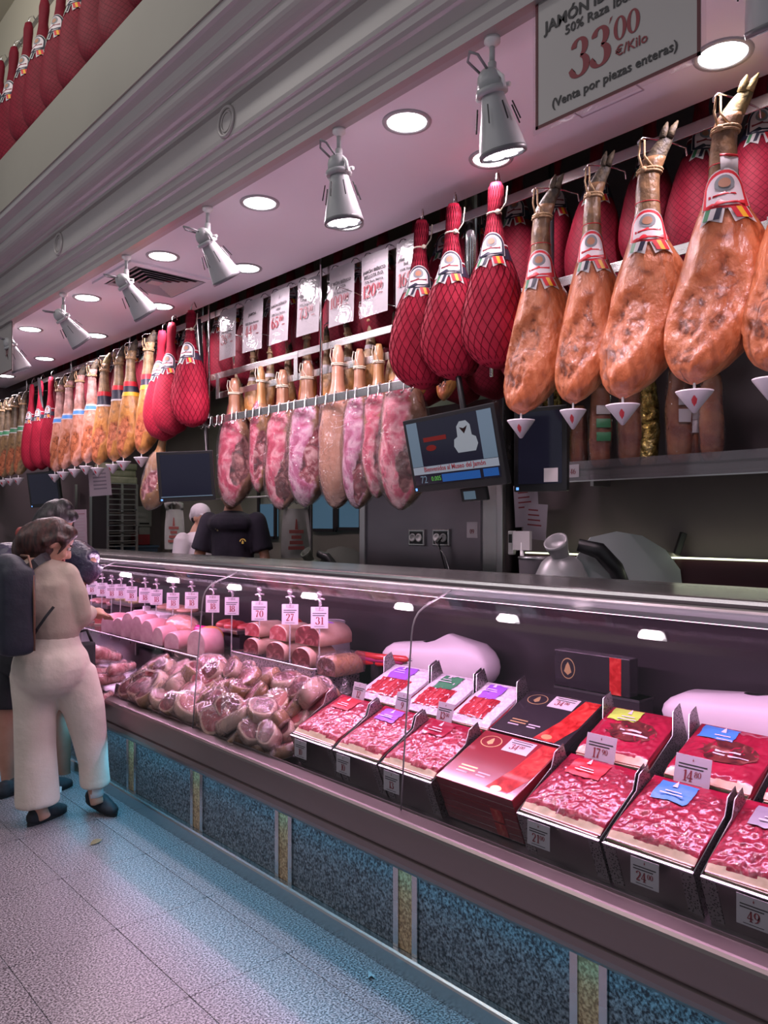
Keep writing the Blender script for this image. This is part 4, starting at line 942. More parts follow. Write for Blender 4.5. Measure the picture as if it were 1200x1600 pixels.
p = PC(955, 908, 3.86); s1 = slicer('grey meat slicer with a large pale rounded plate on the back counter', facing((p.x, p.y, 1.192), CAMYAW + .1)); s1.scale = (1.32, 1.42, 1); 
# glass shelf with foil-wrapped hams
SHX = 3.36
t = thing('wall_shelf', 'glass wall shelf with a clear front lip and price cards', 'shelf', (SHX, 1.2, EYE + .078 * SHX))
shy = T(848, SHX)
MB().box(0, .45, -1.6, shy - 1.2, .0, .012).build('glass_shelf', mat('smoked_shelf', (.10, .075, .09), .2, .2), t)
MB().box(-.006, 0, -1.6, shy - 1.2, -.05, .05).build('front_lip', film('lip_glass', (.75, .68, .74), .1, 4, .10, milky=.10), t)
MB().box(-.007, 0, -1.6, shy - 1.2, -.053, -.047).build('lip_edge', M['alu'], t)
for k, (u, n) in enumerate(((852, '28'), (897, '46'))):
    c = MB().box(-.009, -.007, T(u, SHX) - 1.2 - .035, T(u, SHX) - 1.2 + .035, -.03, .035).build('price_card', M['card'], t)
    numeral('numeral', n, .028, M['inkred'], c, upright((-.0095, T(u, SHX) - 1.2, .0)))
for y in (-1.2, .2, shy - 1.3): MB().box(.30, .46, y - .01, y + .01, -.06, 0).build('bracket', M['alu'], t)
M['foil'] = nmat('gold_foil', [(.35, (.10, .06, .015)), (.5, (.42, .30, .08)), (.65, (.75, .62, .28))], 18, .22, .85, bump=1.0, bscale=22, dist=1, bdist=.03)
M['wrapham'] = nmat('ham_under_wrap', [(.35, (.20, .05, .03)), (.65, (.42, .17, .07))], 8, .35, coat=.6)
SLAB = [(0, .045, .035, 0, 0), (.06, .06, .042, 0, 0), (.3, .07, .05, 0, 0), (.6, .075, .052, 0, 0), (.85, .07, .048, 0, 0), (.95, .055, .04, 0, 0), (1, .03, .02, 0, 0)]
wl = ['gold foil-wrapped ham standing on the shelf beside the staff screen', 'ham with green labels in clear wrap on the glass shelf', 'gold foil-wrapped ham with a crumpled base behind the third drip cup', 'wrapped ham with two white labels, tall in the middle of the shelf', 'short wrapped ham with a pale label below the largest cured ham', 'golden wrapped ham at the end of the row on the shelf', 'clear-wrapped ham piece behind the slim cured ham', 'foil-wrapped ham squeezed next to the green-labelled one']
for k, (u, L, fm, sd) in enumerate(((862, .46, 'foil', 1), (938, .42, 'wrapham', 2), (1012, .42, 'foil', 3), (1062, .46, 'wrapham', 4), (1085, .36, 'wrapham', 5), (1112, .40, 'wrapham', 6), (905, .34, 'wrapham', 7), (985, .44, 'wrapham', 8))):
    hm = Ham([(a, b * 1.75, c * 1.6, 0, 0) for a, b, c, _, _ in SLAB], L, sd, .14, fold=.10)
    x = SHX + .10 + .05 * (sd % 2) ; tt = thing('wrapped_ham', wl[k], 'ham', (x, T(u, x), EYE + .078 * SHX + .012 + L), ANG, 'wrapped hams on the glass shelf')
    link('meat', hm.mesh(0, 1, 18, 18), tt, M[fm])
    if fm != 'foil': link('clear_wrap', Ham([(s, hm.f(s, 1) * 1.1 + .004, hm.f(s, 2) * 1.1 + .004, 0, 0) for s, *_ in SLAB], L, sd + 5, .12).mesh(0, 1, 14, 14), tt, M['plastic'])
    if sd == 2:
        for q, m_ in ((.30, 'paper'), (.46, 'green'), (.62, 'green')): hm.patch([(-.025, -.022), (.025, -.022), (.025, .022), (-.025, .022)], q, .3, .012, 2).build('label', M[m_], tt)
    if sd in (4, 5):
        for q in (.35, .52): hm.patch([(-.02, -.03), (.02, -.03), (.02, .03), (-.02, .03)], q, .3, .012, 2).build('label', M['card'], tt)
# --- steel cabinet with sockets
CX = 3.72; y0, y1 = T(790, CX), T(566, CX)
t = thing('steel_cabinet', 'tall stainless steel cabinet with wall sockets behind the case', 'cabinet', (CX, (y0 + y1) / 2, 0)); hw = (y1 - y0) / 2
MB().box(0, .6, -hw, hw, 0, 2.35).build('body', M['steel'], t)
MB().box(-.012, 0, -hw + .19, hw - .03, .4, 1.82).build('door', nmat('cab_door', [(.3, (.22, .19, .22)), (.7, (.30, .26, .29))], 3, .3, 1.0, stretch=(1, .2, 1)), t)
MB().rbox(-.03, 0, -hw - .0, -hw + .05, 0, 2.35, .008).build('corner_post', M['alu'], t); MB().rbox(-.03, 0, hw - .06, hw, 0, 2.35, .008).build('corner_post', M['alu'], t)
for u in (655, 693):
    yy = T(u, CX) - (y0 + y1) / 2; zz = PX(u, 840, CX).z
    so = MB().rbox(-.03, -.012, yy - .075, yy + .075, zz - .055, zz + .055, .005).build('socket', M['steel'], t)
    MB().box(-.032, -.03, yy - .062, yy + .062, zz - .042, zz + .042).build('socket_plate', M['black'], so)
    for q in (-.03, .03):
        MB().lathe([(.028, 0), (.028, .006), (.018, .007), (.017, .002), (.0, .002)], 16, TRS((-.032, yy + q, zz), (0, -PI / 2, 0)), caps=False).build('outlet', M['white'], so)
for q, r in ((0, .005), (.03, .004)):
    yy = T(697, CX) - (y0 + y1) / 2; zz = PX(693, 840, CX).z
    MB().tube([(-.04, yy + q, zz), (-.07, yy + q, zz - .03), (-.06, yy - q - .02, zz - .12), (-.05, yy - .06 - q, zz - .25), (-.04, yy - .10 - q, zz - .32)], r, 6).build('power_cord', M['black'] if q == 0 else M['alu'], t)
yy = T(740, CX) - (y0 + y1) / 2; c = MB().box(-.014, -.012, yy - .045, yy + .045, 1.49, 1.59).build('price_card', M['card'], t); numeral('numeral', '09', .03, M['inkred'], c, upright((-.0155, yy, 1.53)))
for k, (u, v) in enumerate(((652, 879), (667, 880), (681, 881), (712, 883), (733, 884))):
    q = PX(u, v, CX - .02)
for k, (u, n) in enumerate(((686, 0), (704, 1))):
    pass
# notices taped at its edge, card reader
for k, (u, v, w, hh, rz, lab) in enumerate(((822, 790, .17, .24, .06, 'pale notice sheet taped beside the steel cabinet'), (836, 815, .16, .20, -.08, 'lower crooked notice sheet beside the steel cabinet'))):
    p = PX(u, v, 3.60 - .01 * k); o = mthing('notice_sheet', lab, 'notice', upright((p.x, p.y, p.z), roll=rz)); MB().box(-w / 2, w / 2, -hh / 2, hh / 2, -.003, 0).build('sheet', mat('lilac_paper', (.40, .34, .40), .6) if k == 0 else bpy.data.materials['lilac_paper'], o)
    for q in range(4): MB().box(-w * .32, w * (.1 + .06 * q), hh * .3 - q * .028, hh * .3 - q * .028 + .008, 0, .0006).build('printed_line', M['inkred'], o)
t = thing('card_stand', 'white card holder on a thin pole behind the case', 'stand', tuple(PX(816, 900, 3.3)[:2]) + (1.0,))
MB().tube([(0, 0, 0), (0, 0, .48)], .011, 8).build('pole', M['white'], t); MB().box(-.01, .01, -.055, .055, .44, .54).build('card', M['paper'], t); MB().lathe([(.06, 0), (.06, .012), (.012, .02)], 16).build('foot', M['alu'], t)
t = thing('paper_cone_bin', 'half-round pale bin beside the card holder', 'bin', tuple(PX(838, 900, 3.25)[:2]) + (1.0,)); MB().lathe([(.07, 0), (.09, .40), (.092, .41), (.086, .41), (.068, .01), (0, .01)], 18, caps=False).build('shell', mat('bin_grey', (.16, .14, .16), .4), t); MB().lathe([(.091, .40), (.095, .405), (.091, .412)], 18, caps=False).build('rim', M['alu'], t)
t = thing('hand_scanner', 'small white handset clipped to the steel cabinet edge', 'handset', tuple(PX(800, 848, 3.62))); MB().rbox(-.015, .015, -.02, .02, -.07, .07, .008).build('shell', M['white'], t); MB().box(-.017, -.015, -.012, .012, .0, .05).build('window', M['black'], t)
# --- second slicer, bags, rack at the far side
p = PC(525, 905, 6.0); s2 = slicer('olive grey slicer hood standing left of the steel cabinet', facing((p.x, p.y, 1.10), CAMYAW - .1), cm=mat('olive_hood', (.17, .18, .15), .4, .2)); s2.scale = (1.0, 1.25, 1)
t = thing('side_table', 'dark work table under the olive slicer', 'table', (p.x, p.y, 0)); MB().rbox(-.3, .3, -.35, .35, 1.05, 1.10, .005).build('top', M['darksteel'], t)
for a in (-1, 1):
    for b_ in (-1, 1): MB().tube([(a * .26, b_ * .3, 0), (a * .26, b_ * .3, 1.05)], .02, 8).build('leg', M['alu'], t)
M['bag'] = nmat('bag_plastic', [(.3, (.40, .40, .38)), (.7, (.52, .51, .49))], 7, .4, bump=.4, bscale=12)
def bag(label, p, w, hgt, ya):
    t = mthing('carrier_bag', label, 'bag', facing(p, ya), 'white carrier bags hanging behind the case')
    def f(sg): return lambda a, b: ((a - .5) * w * (1 - .18 * b ** 3), -hgt * (1 - b), sg * (.035 * math.sin(PI * a) * (1 - .5 * b) + .008 * math.sin(9 * a + 4 * b)))
    mb = MB().grid(f(1), 12, 10).grid(f(-1), 12, 10)
    mb.build('pouch', M['bag'], t)
    MB().tube([(-w * .36, 0, 0), (-w * .42, .05, .01), (-w * .1, .075, 0), (0, .06, .02)], [.02, .026, .02, .016], 8).tube([(w * .36, 0, 0), (w * .36, .05, .01), (w * .1, .07, 0), (0, .05, .02)], [.02, .024, .02, .016], 8).build('knotted_handle', M['bag'], t)
    for k, ww in enumerate((.5, .34, .46, .56)): MB().box(-w * ww / 2, w * ww / 2, -hgt * (.50 + .11 * k), -hgt * (.50 + .11 * k) + .028, .037, .0385).build('printed_line', M['bagred'], t)
    MB().prism([(-.012, -hgt * .42), (.012, -hgt * .42), (.006, -hgt * .22), (-.004, -hgt * .2)], .001, z0=.037).build('printed_mark', M['bagred'], t)
    return t
M['bagred'] = mat('bag_print', (.38, .10, .09), .6)
bag('white carrier bag with red print next to the assistant in a white cap', (3.90, 3.9 * 1.959, EYE + .15), .21, .42, CAMYAW)
bag('white carrier bag with red print under the dark fleshy ham half', (3.75, 3.75 * 1.400, EYE + .12), .235, .40, CAMYAW + .25)
rt = thing('bag_rail', 'thin steel rail on poles holding the carrier bags', 'rail', (3.86, 6.3, 0))
MB().tube([(-.10, -1.25, EYE + .235), (.06, 1.45, EYE + .235)], .008, 8).build('rail', M['alu'], rt)
for a, b_ in ((-.10, -1.25), (.06, 1.45)): MB().tube([(a, b_, 0), (a, b_, EYE + .235)], .010, 8).build('pole', M['darksteel'], rt)
# window-like blue panels at the back
for k, (ua, ub, va, vb) in enumerate(((488, 527, 780, 826), (531, 568, 782, 824), (408, 434, 788, 838))):
    a = PX(ua, va, 4.68); b = PX(ub, vb, 4.68)
    o = MB().box(4.655, 4.685, b.y, a.y, b.z, a.z + (.5 if k < 2 else 0)).build('window_%d' % (k + 1), mat('blue_pane_%d' % k, (.05, .09, .13), .25, emit=(.05, .11, .17), es=.55)); o['kind'] = 'structure'
    mb = MB()
    for yy in (a.y, b.y): mb.box(4.64, 4.66, yy - .02, yy + .02, b.z - .03, a.z + .5)
    mb.box(4.64, 4.66, b.y, a.y, b.z - .03, b.z); mb.build('window_frame', M['black'], o)
# tray trolley against the end wall
ye = 9.05; X = lambda u: ye / (F / (CT * CT) / (u + 505.0) - ST / CT)
t = thing('tray_trolley', 'steel tray trolley with many runners at the far end', 'trolley', ((X(142) + X(214)) / 2, ye, 0)); hw = (X(214) - X(142)) / 2
for sx in (-1, -.28, .35, 1):
    for sy in (0, .45): MB().box(sx * hw - .014, sx * hw + .014, sy, sy + .028, .1, 2.05).build('upright', M['alu'], t)
for k in range(15):
    z = 1.18 + k * .062; MB().box(-.28 * hw, hw, -.004, .02, z, z + .012).build('runner', M['alu'] if k % 3 else M['steel'], t)
for k in range(5): MB().box(-.25 * hw, hw * .96, .0, .44, 1.22 + k * .12, 1.235 + k * .12).build('tray', M['steel_dull'], t)
MB().box(-hw, -.28 * hw, .01, .03, 1.1, 2.0).build('side_plate', M['darksteel'], t)
for sx in (-1, 1): MB().lathe([(.05, 0), (.05, .03)], 12, TRS((sx * hw, .02, .05), (PI / 2, 0, 0))).build('caster', M['rubber'], t)
t = thing('plastic_packs', 'yellowish stack of folded clear sacks on top of the trolley', 'packaging', ((X(170) + X(212)) / 2, ye + .02, 2.05)); MB().rbox(-.20, .20, 0, .35, 0, .09, .02).rbox(-.19, .19, .01, .34, .09, .17, .02).rbox(-.2, .2, .0, .33, .17, .25, .02).build('folded_sacks', nmat('sacks', [(.3, (.36, .38, .24)), (.7, (.60, .62, .45))], 9, .35, bump=.5), t)
q = (X(231)); t = thing('soap_dispenser', 'white paper dispenser on the wall beside the trolley', 'dispenser', (X(231) * 1.04, YE - .06, EYE - .04)); MB().rbox(-.11, .09, -.06, .06, 0, .26, .02).build('cover', mat('dispenser', (.33, .33, .31), .4), t); MB().rbox(-.08, .07, -.05, .06, -.11, -.005, .01).build('lower_tray', bpy.data.materials['dispenser'], t); MB().box(-.08, .05, -.0625, -.06, .03, .05).build('printed_line', M['black'], t)
t = thing('red_carton', 'small red carton by the paper dispenser', 'carton', (X(249) * .985, YE - .16, 1.312)); MB().rbox(-.09, .09, -.08, .08, 0, .13, .004).build('box', mat('carton_red', (.28, .02, .03), .5), t); MB().box(-.07, -.01, -.082, -.08, .03, .07).build('printed_patch', M['inkred'], t)
t = thing('blue_crate', 'blue plastic crate under the red carton', 'crate', (X(241) * .985, YE - .22, 1.0)); MB().rbox(-.22, .2, -.15, .15, 0, .31, .01).build('crate_shell', mat('crate_blue', (.05, .08, .13), .5), t); MB().rbox(-.235, .215, -.165, .165, .28, .31, .006).build('rim', mat('crate_blue2', (.06, .10, .16), .5), t)
t = thing('low_bench', 'dark bench holding the blue crate at the far end', 'bench', (X(241) * .985, YE - .30, 0)); MB().rbox(-.3, .3, -.25, .27, .94, 1.0, .01).build('top', M['darksteel'], t)
for a in (-1, 1): MB().box(a * .26 - .02, a * .26 + .02, -.2, .2, 0, .94).build('leg', M['darksteel'], t)
t = mthing('notice_sheet', 'long pink list hanging beside the dark-haired customer', 'notice', facing(PC(126, 832, 8.6), CAMYAW, 0, .03)); MB().box(-.07, .07, -.25, .25, -.003, 0).build('sheet', mat('pink_list', (.48, .34, .42), .6), t); MB().tube([(0, .25, -.008), (0, -1.47, -.008)], .006, 6).build('stand_pole', M['alu'], t)
for k in range(12): MB().box(-.05, .05 - .01 * (k % 3), .2 - k * .034, .206 - k * .034, 0, .0006).build('printed_line', M['card'] if k else M['inkred'], t)
t = mthing('notice_sheet', 'printed notice hanging under the drip cups of the golden hams', 'notice', facing(PC(156, 753, 7.4), CAMYAW + .1, 0, .08)); MB().box(-.10, .10, -.13, .13, -.003, 0).build('sheet', bpy.data.materials['lilac_paper'], t); MB().tube([(0, .13, 0), (0, 1.12, .0)], .002, 5).build('string', M['black'], t)
for k in range(5): MB().box(-.06, .06, .07 - k * .035, .085 - k * .035, 0, .0006).build('printed_line', mat('grey_line', (.2, .17, .22), .6) if k == 0 else bpy.data.materials['grey_line'], t)
# ================================================================== what lies in the display case
BETA = math.atan(DS); CB, SB = math.cos(BETA), math.sin(BETA)
def deckM(x, y, lift=0.0, rz=0.0):              # x to the reader's right, y up the slope, z off the deck
    m = Matrix(((0, CB, -SB), (-1, 0, 0), (0, SB, CB))).to_4x4()
    return Matrix.Translation((x - SB * lift, y, DZ(x) + CB * lift)) @ m @ Matrix.Rotation(rz, 4, 'Z')
def slices(name, lo, mid, hi, white, sc=26, st=(1, 1, 1), dist=2.5, bump=.8):
    m = nmat(name, [(.33, lo), (.50, mid), (.66, hi), (.86, white)], sc, .5, coat=1.0, bump=bump * .4, bscale=60, dist=dist, stretch=st, bdist=.004); unspec(m, .15); m.node_tree.nodes['Principled BSDF'].inputs['Coat Roughness'].default_value = .05; return m
M['slice_a'] = slices('sliced_ham', (.14, .004, .018), (.28, .012, .035), (.38, .04, .07), (.60, .28, .32))
M['slice_b'] = slices('sliced_salami', (.18, .006, .022), (.32, .018, .045), (.44, .07, .10), (.64, .34, .38), 36)
M['slice_c'] = slices('sliced_streaks', (.24, .008, .016), (.38, .02, .032), (.50, .08, .09), (.86, .60, .58), 26, (3.5, .5, 1), 1.0, .3)
M['packred'] = nmat('pack_red', [(.35, (.26, .005, .03)), (.65, (.36, .010, .042))], 14, .5, coat=.9, bump=.15, bscale=26); unspec(M['packred'], .15)
M['packcream'] = nmat('pack_cream', [(.35, (.62, .46, .30)), (.65, (.78, .64, .46))], 14, .35, coat=.3)
M['packwhite'] = nmat('pack_white', [(.45, (.62, .55, .62)), (.55, (.74, .68, .73))], 90, .35, coat=.4, bump=.3, bscale=80)
M['darkphoto'] = nmat('printed_ham_photo', [(.35, (.05, .008, .012)), (.6, (.17, .035, .03)), (.72, (.45, .25, .2))], 18, .3, coat=.6, dist=1.5)
def crinkle(a, b, seed, amp):
    e = min(a, 1 - a, b, 1 - b); k = min(1, e / .10)
    q = Vector((a * 7 + .4 * noise.noise(Vector((a * 4, b * 4, seed + 2))), b * 7, seed))
    r1_ = 1 - abs(noise.noise(q)) * 2.2; r2_ = 1 - abs(noise.noise(q * 2.3 + Vector((5, 1, 0)))) * 2.2; r3_ = 1 - abs(noise.noise(q * 4.1 + Vector((1, 7, 0)))) * 2.2
    return amp * k * (.55 * r1_ + .45 * r2_ + .28 * r3_ + .8 * (1 - abs(2 * a - 1) ** 3) * (1 - abs(2 * b - 1) ** 3))
def packet(name, label, cat, Mx, w, d, seed, style, lab_m, group, film_m=None, rings=48):
    t = mthing(name, label, cat, Mx, group); n = rings; g = lambda a, b: ((a - .5) * w, b * d, .011 + crinkle(a, b, seed, .0068) - .012 * max(0, .12 - b) / .12)
    vs = [g(i / n, j / n) for j in range(n + 1) for i in range(n + 1)]; mb = MB()
    def zone(a, b):
        if style == 'red': return 2 if b < .075 + .008 * math.sin(a * 9 + seed) else (1 if (b > .88 or a > .955 or a < .03) else 0)
        if style == 'photo': return 2 if b < .09 + .01 * math.sin(a * 8) else 1
        return 1
    for j in range(n):
        for i in range(n): mb.add([], []); mb.f.append([j * (n + 1) + i, j * (n + 1) + i + 1, (j + 1) * (n + 1) + i + 1, (j + 1) * (n + 1) + i]); mb.sm.append(True); mb.mi.append(zone((i + .5) / n, (j + .5) / n))
    mb.v += [Vector(v) for v in vs]
    # thin sides and underside
    k = len(mb.v); mb.v += [Vector(((-.5) * w, 0, 0)), Vector((.5 * w, 0, 0)), Vector((.5 * w, d, 0)), Vector((-.5 * w, d, 0))]
    for f in ([k + 3, k + 2, k + 1, k], ): mb.f.append(f); mb.sm.append(False); mb.mi.append(1)
    rim = [i for i in range(n + 1)]
    mb.f.append([k, k + 1] + [i for i in range(n, -1, -1)]); mb.sm.append(False); mb.mi.append(2)
    mb.f.append([k + 1, k + 2] + [j * (n + 1) + n for j in range(n, -1, -1)]); mb.sm.append(False); mb.mi.append(1)
    mb.f.append([k + 3, k] + [j * (n + 1) for j in range(0, n + 1)]); mb.sm.append(False); mb.mi.append(1)
    mats = [film_m or M['slice_a'], M['packred'], M['packcream']] if style != 'white' else [M['packwhite']] * 3
    mb.build('pouch', mats, t)
    def patch(nm, a0, a1, b0, b1, m, dz=.0022, poly=None, nn=8):
        mb = MB().grid(lambda a, b: (lambda A, B: (lambda p: (p[0], p[1], p[2] + dz))(g(A, B)))(a0 + (a1 - a0) * a, b0 + (b1 - b0) * b), nn, nn); return mb.build(nm, m, t)
    if style == 'white':
        patch('meat_slices', .14, .80, .10, .56, M['slice_c'], .002, nn=10); l = patch('label', .20, .66, .55, .92, lab_m, .004)
    elif style == 'photo':
        vs = []; q = 20
        mb = MB(); pts = [(.56 + .34 * math.cos(2 * PI * i / q) * (1 + .12 * math.sin(3 * i)), .52 + .21 * math.sin(2 * PI * i / q)) for i in range(q)]
        c = (.56, .52); vs = [g(*c)] + [g(c[0] + (x - c[0]) * r, c[1] + (y - c[1]) * r) for r in (.4, .7, 1) for x, y in pts]; vs = [(x, y, z + .0022) for x, y, z in vs]
        mb.add(vs, [(0, 1 + i, 1 + (i + 1) % q) for i in range(q)] + [(1 + r * q + i, 1 + (r + 1) * q + i, 1 + (r + 1) * q + (i + 1) % q, 1 + r * q + (i + 1) % q) for r in (0, 1) for i in range(q)], None, True); mb.build('printed_picture', M['darkphoto'], t)
        for k, (ww) in enumerate((.3, .42)): patch('printed_line', .40, .40 + ww, .50 - .07 * k, .53 - .07 * k, M['badge_face'], .0036, nn=4)
        l = patch('label', .08, .52, .70, .96, lab_m, .004)
    else: l = patch('label', .16, .60, .64, .93, lab_m, .004)
    MB().prism([(-.008, 0), (.008, 0), (.005, .012), (0, .026), (-.005, .012)], .0008, TRS((g(.36, .86)[0], g(.36, .84)[1], g(.36, .86)[2] + .007))).build('printed_mark', M['badge_face'], l)
    for k in range(2): MB().box(-.025 - .01 * k, .025 + .01 * k, 0, .004, 0, .0006, TRS((g(.38, .8)[0], g(.38, .76 - .05 * k)[1], g(.38, .76 - .05 * k)[2] + .0075))).build('printed_line', M['badge_face'], l)
    return t
M['packedge'] = mat('pack_edge', (.36, .01, .03), .35)
def stack_under(Mx, w, d, n, label, group, thick=.0135):
    me = None
    for k in range(n):
        o = mthing('meat_packet', label, 'packet', Mx @ Matrix.Translation((random.uniform(-.006, .006), random.uniform(-.004, .004), -.0135 * (k + 1))) @ Matrix.Rotation(random.uniform(-.02, .02), 4, 'Z'), group)
        if me is None:
            mb = MB().rbox(-w / 2, w / 2, 0, d, 0, .0125, .004); me = mb.mesh('packet'); me.materials.append(M['packedge']); me2 = MB().box(-w / 2, w / 2, -.004, .008, .002, .011).mesh('flap'); me2.materials.append(M['packcream'])
        link('pouch', me, o); link('flap', me2, o)
def tray(y0, y1, x0, depth, front=.155, side_back=.24, tag=None, tagpos=.5, tagname='', last=False, tall=True):
    """open steel tray: perforated sides, plain front with a rim"""
    w = y0 - y1; t = mthing('display_tray', 'perforated steel tray ' + tagname, 'tray', deckM(x0, (y0 + y1) / 2), 'perforated steel trays in the case')
    MB().box(-w / 2 + .004, w / 2 - .004, 0, depth, .004, .008).build('floor_plate', M['deck'], t)
    fr = MB().box(-w / 2 + .003, w / 2 - .003, -.004, -.001, .0, front).build('front_plate', M['tray_front'], t)
    MB().box(-w / 2 + .003, w / 2 - .003, -.007, .001, front - .002, front + .003).build('front_rim', M['alu'], t)
    for sx in (-1, 1): MB().box(sx * (w / 2 - .022) - .02, sx * (w / 2 - .022) + .02, -.0055, -.004, .01, front - .004).build('perforated_panel', M['perf'], t)
    for sx in (-1, 1):
        x = sx * (w / 2 - .003)
        MB().add([(x - .001, 0, 0), (x - .001, depth, 0), (x - .001, depth, side_back), (x - .001, depth * .82, side_back), (x - .001, depth * .70, front + .028), (x - .001, 0, front + .004),
                  (x + .001, 0, 0), (x + .001, depth, 0), (x + .001, depth, side_back), (x + .001, depth * .82, side_back), (x + .001, depth * .70, front + .028), (x + .001, 0, front + .004)],
                 [(0, 1, 2, 3, 4, 5), (11, 10, 9, 8, 7, 6)] + [(i, (i + 1) % 6, 6 + (i + 1) % 6, 6 + i) for i in range(6)]).build('perforated_side', M['perf'], t, recalc=True)
        MB().tube([(x, 0, front + .004), (x, depth * .70, front + .028), (x, depth * .82, side_back), (x, depth, side_back)], .0018, 5).build('side_rim', M['alu'], t)
    return t
M['tray_front'] = nmat('tray_front', [(.3, (.20, .17, .17)), (.7, (.28, .24, .24))], 3, .3, 1.0)
def price_tag(label, Mx, num, small='', w=.075, hgt=.062, stick=0.0, clip=True):
    t = mthing('price_tag', label, 'price tag', Mx, 'price tags in the case')
    MB().rbox(-w / 2, w / 2, 0, hgt, -.0015, 0, .0007).build('card', M['card'], t)
    emb(t, 0, hgt * .86, .006, M['inkred'], .0008)
    for k in range(2): MB().box(-w * .4, w * (.4 - .1 * k), hgt * (.68 - .10 * k), hgt * (.72 - .10 * k), 0, .0006).build('printed_line', M['ink'], t)
    numeral('numeral', num, hgt * .36, M['inkred'], t, TRS((0, hgt * .36, .0006)), small)
    MB().box(-w * .3, w * .3, hgt * .08, hgt * .10, 0, .0006).build('printed_line', M['ink'], t)
    return t
# --- packets: front row, second row
GT = math.atan2(1, 0)
X1, X2 = 2.048, 2.318
LIFT = .169
r1 = [((2.806, 2.512), 'red', 'slice_b', M['red'], '10', '', 'next to the heap of ham pieces, front row'),
      ((2.507, 2.236), 'red', 'slice_b', M['violet2'] if 'violet2' in M else M['violet'], '10', '', 'with violet label, front row'),
      ((2.230, 1.946), 'red', 'slice_b', M['packred'], '13', '', 'before the red gift boxes, front row'),
      ((1.572, 1.268), 'red', 'slice_a', M['red'], '21', '00', 'with red label beside the gift boxes, front row'),
      ((1.262, .986), 'red', 'slice_a', M['skyblue'], '24', '00', 'with blue label, front row'),
      ((.972, .69), 'red', 'slice_a', M['grey_label'] if 'grey_label' in M else mat('grey_label', (.30, .28, .34), .4), '49', '', 'with grey label at the frame edge, front row')]
for i, ((a, b), st, fm, lm, n, sm_, where) in enumerate(r1):
    w = a - b
    tray(a, b, X1 - .012, .29, .15, .215, tagname='holding packets ' + where.replace('right of the red gift boxes', 'beside gift boxes'))
    Mx = deckM(X1, (a + b) / 2, LIFT - .012, random.uniform(-.02, .02))
    packet('meat_packet', 'sealed packet of sliced red meat ' + where, 'packet', Mx, w * .95, .292, 3 + i, st, lm, 'top packets of the stacks', M[fm])
    stack_under(Mx, w * .93, .285, 7, 'packet stacked under the top one ' + where.replace('right of the red gift boxes', 'beside gift boxes'), 'packets stacked beneath, tray %s of front row' % ORD[i])
    price_tag('price card %s on the tray front, %s' % (n + (',' + sm_ if sm_ else ''), where.replace(', front row', ' packet').replace('next to the heap of ham pieces packet', 'below the packet beside the ham heap').replace('right of the red gift boxes', 'right of gift boxes')), deckM(X1 - .018, (a + b) / 2 + .0, .0) @ TRS((-.06 if i < 4 else 0, -.036, .080), (PI / 2 - BETA, 0, 0)), n, sm_, .085, .075)
r2 = [((2.73, 2.43), 'white', None, M['violet'], '12', '', 'white packet of sliced ham with violet label beside the stacked loaves'),
      ((2.42, 2.17), 'white', None, M['green'], '9', '', 'white packet of sliced ham with green label, second row'),
      ((2.16, 1.945), 'white', None, M['violet'], '13', '00', 'white packet of sliced ham with violet label next to the black box'),
      ((1.565, 1.295), 'photo', None, M['lime'], '17', '90', 'red pouch with lime green label and dark ham picture'),
      ((1.245, .965), 'photo', None, M['skyblue'], '14', '80', 'red pouch with blue label and dark ham picture'),
      ((.945, .67), 'photo', None, M['packred'], '', '', 'red pouch at the frame edge, second row')]
for i, ((a, b), st, fm, lm, n, sm_, lab) in enumerate(r2):
    w = a - b
    tray(a, b, X2 + .012, .28, .135, .235, tagname='holding the ' + lab.replace('of sliced ham ', ''))
    Mx = deckM(X2 + .022, (a + b) / 2, .160, random.uniform(-.03, .03))
    packet('meat_packet', lab, 'packet', Mx, w * .94, .27, 23 + i, st, lm, 'top packets of the stacks', None)
    stack_under(Mx, w * .92, .265, 6, 'packet stacked under the ' + lab.replace('of sliced ham ', '').replace(' and dark ham picture', ''), 'packets stacked beneath, tray %s of second row' % ORD[i])
    if n: price_tag('price card %s standing before the %s' % (n + (',' + sm_ if sm_ else ''), ' '.join(lab.split()[:9])), deckM(X2 + .003, (a + b) / 2 + (.10 if i < 3 else (.02 if i == 3 else .03)), 0) @ TRS((0, -.012, .162), (PI / 2 - BETA - .25, 0, 0)), n, sm_, .112 if i > 2 else .085, .092 if i > 2 else .08)
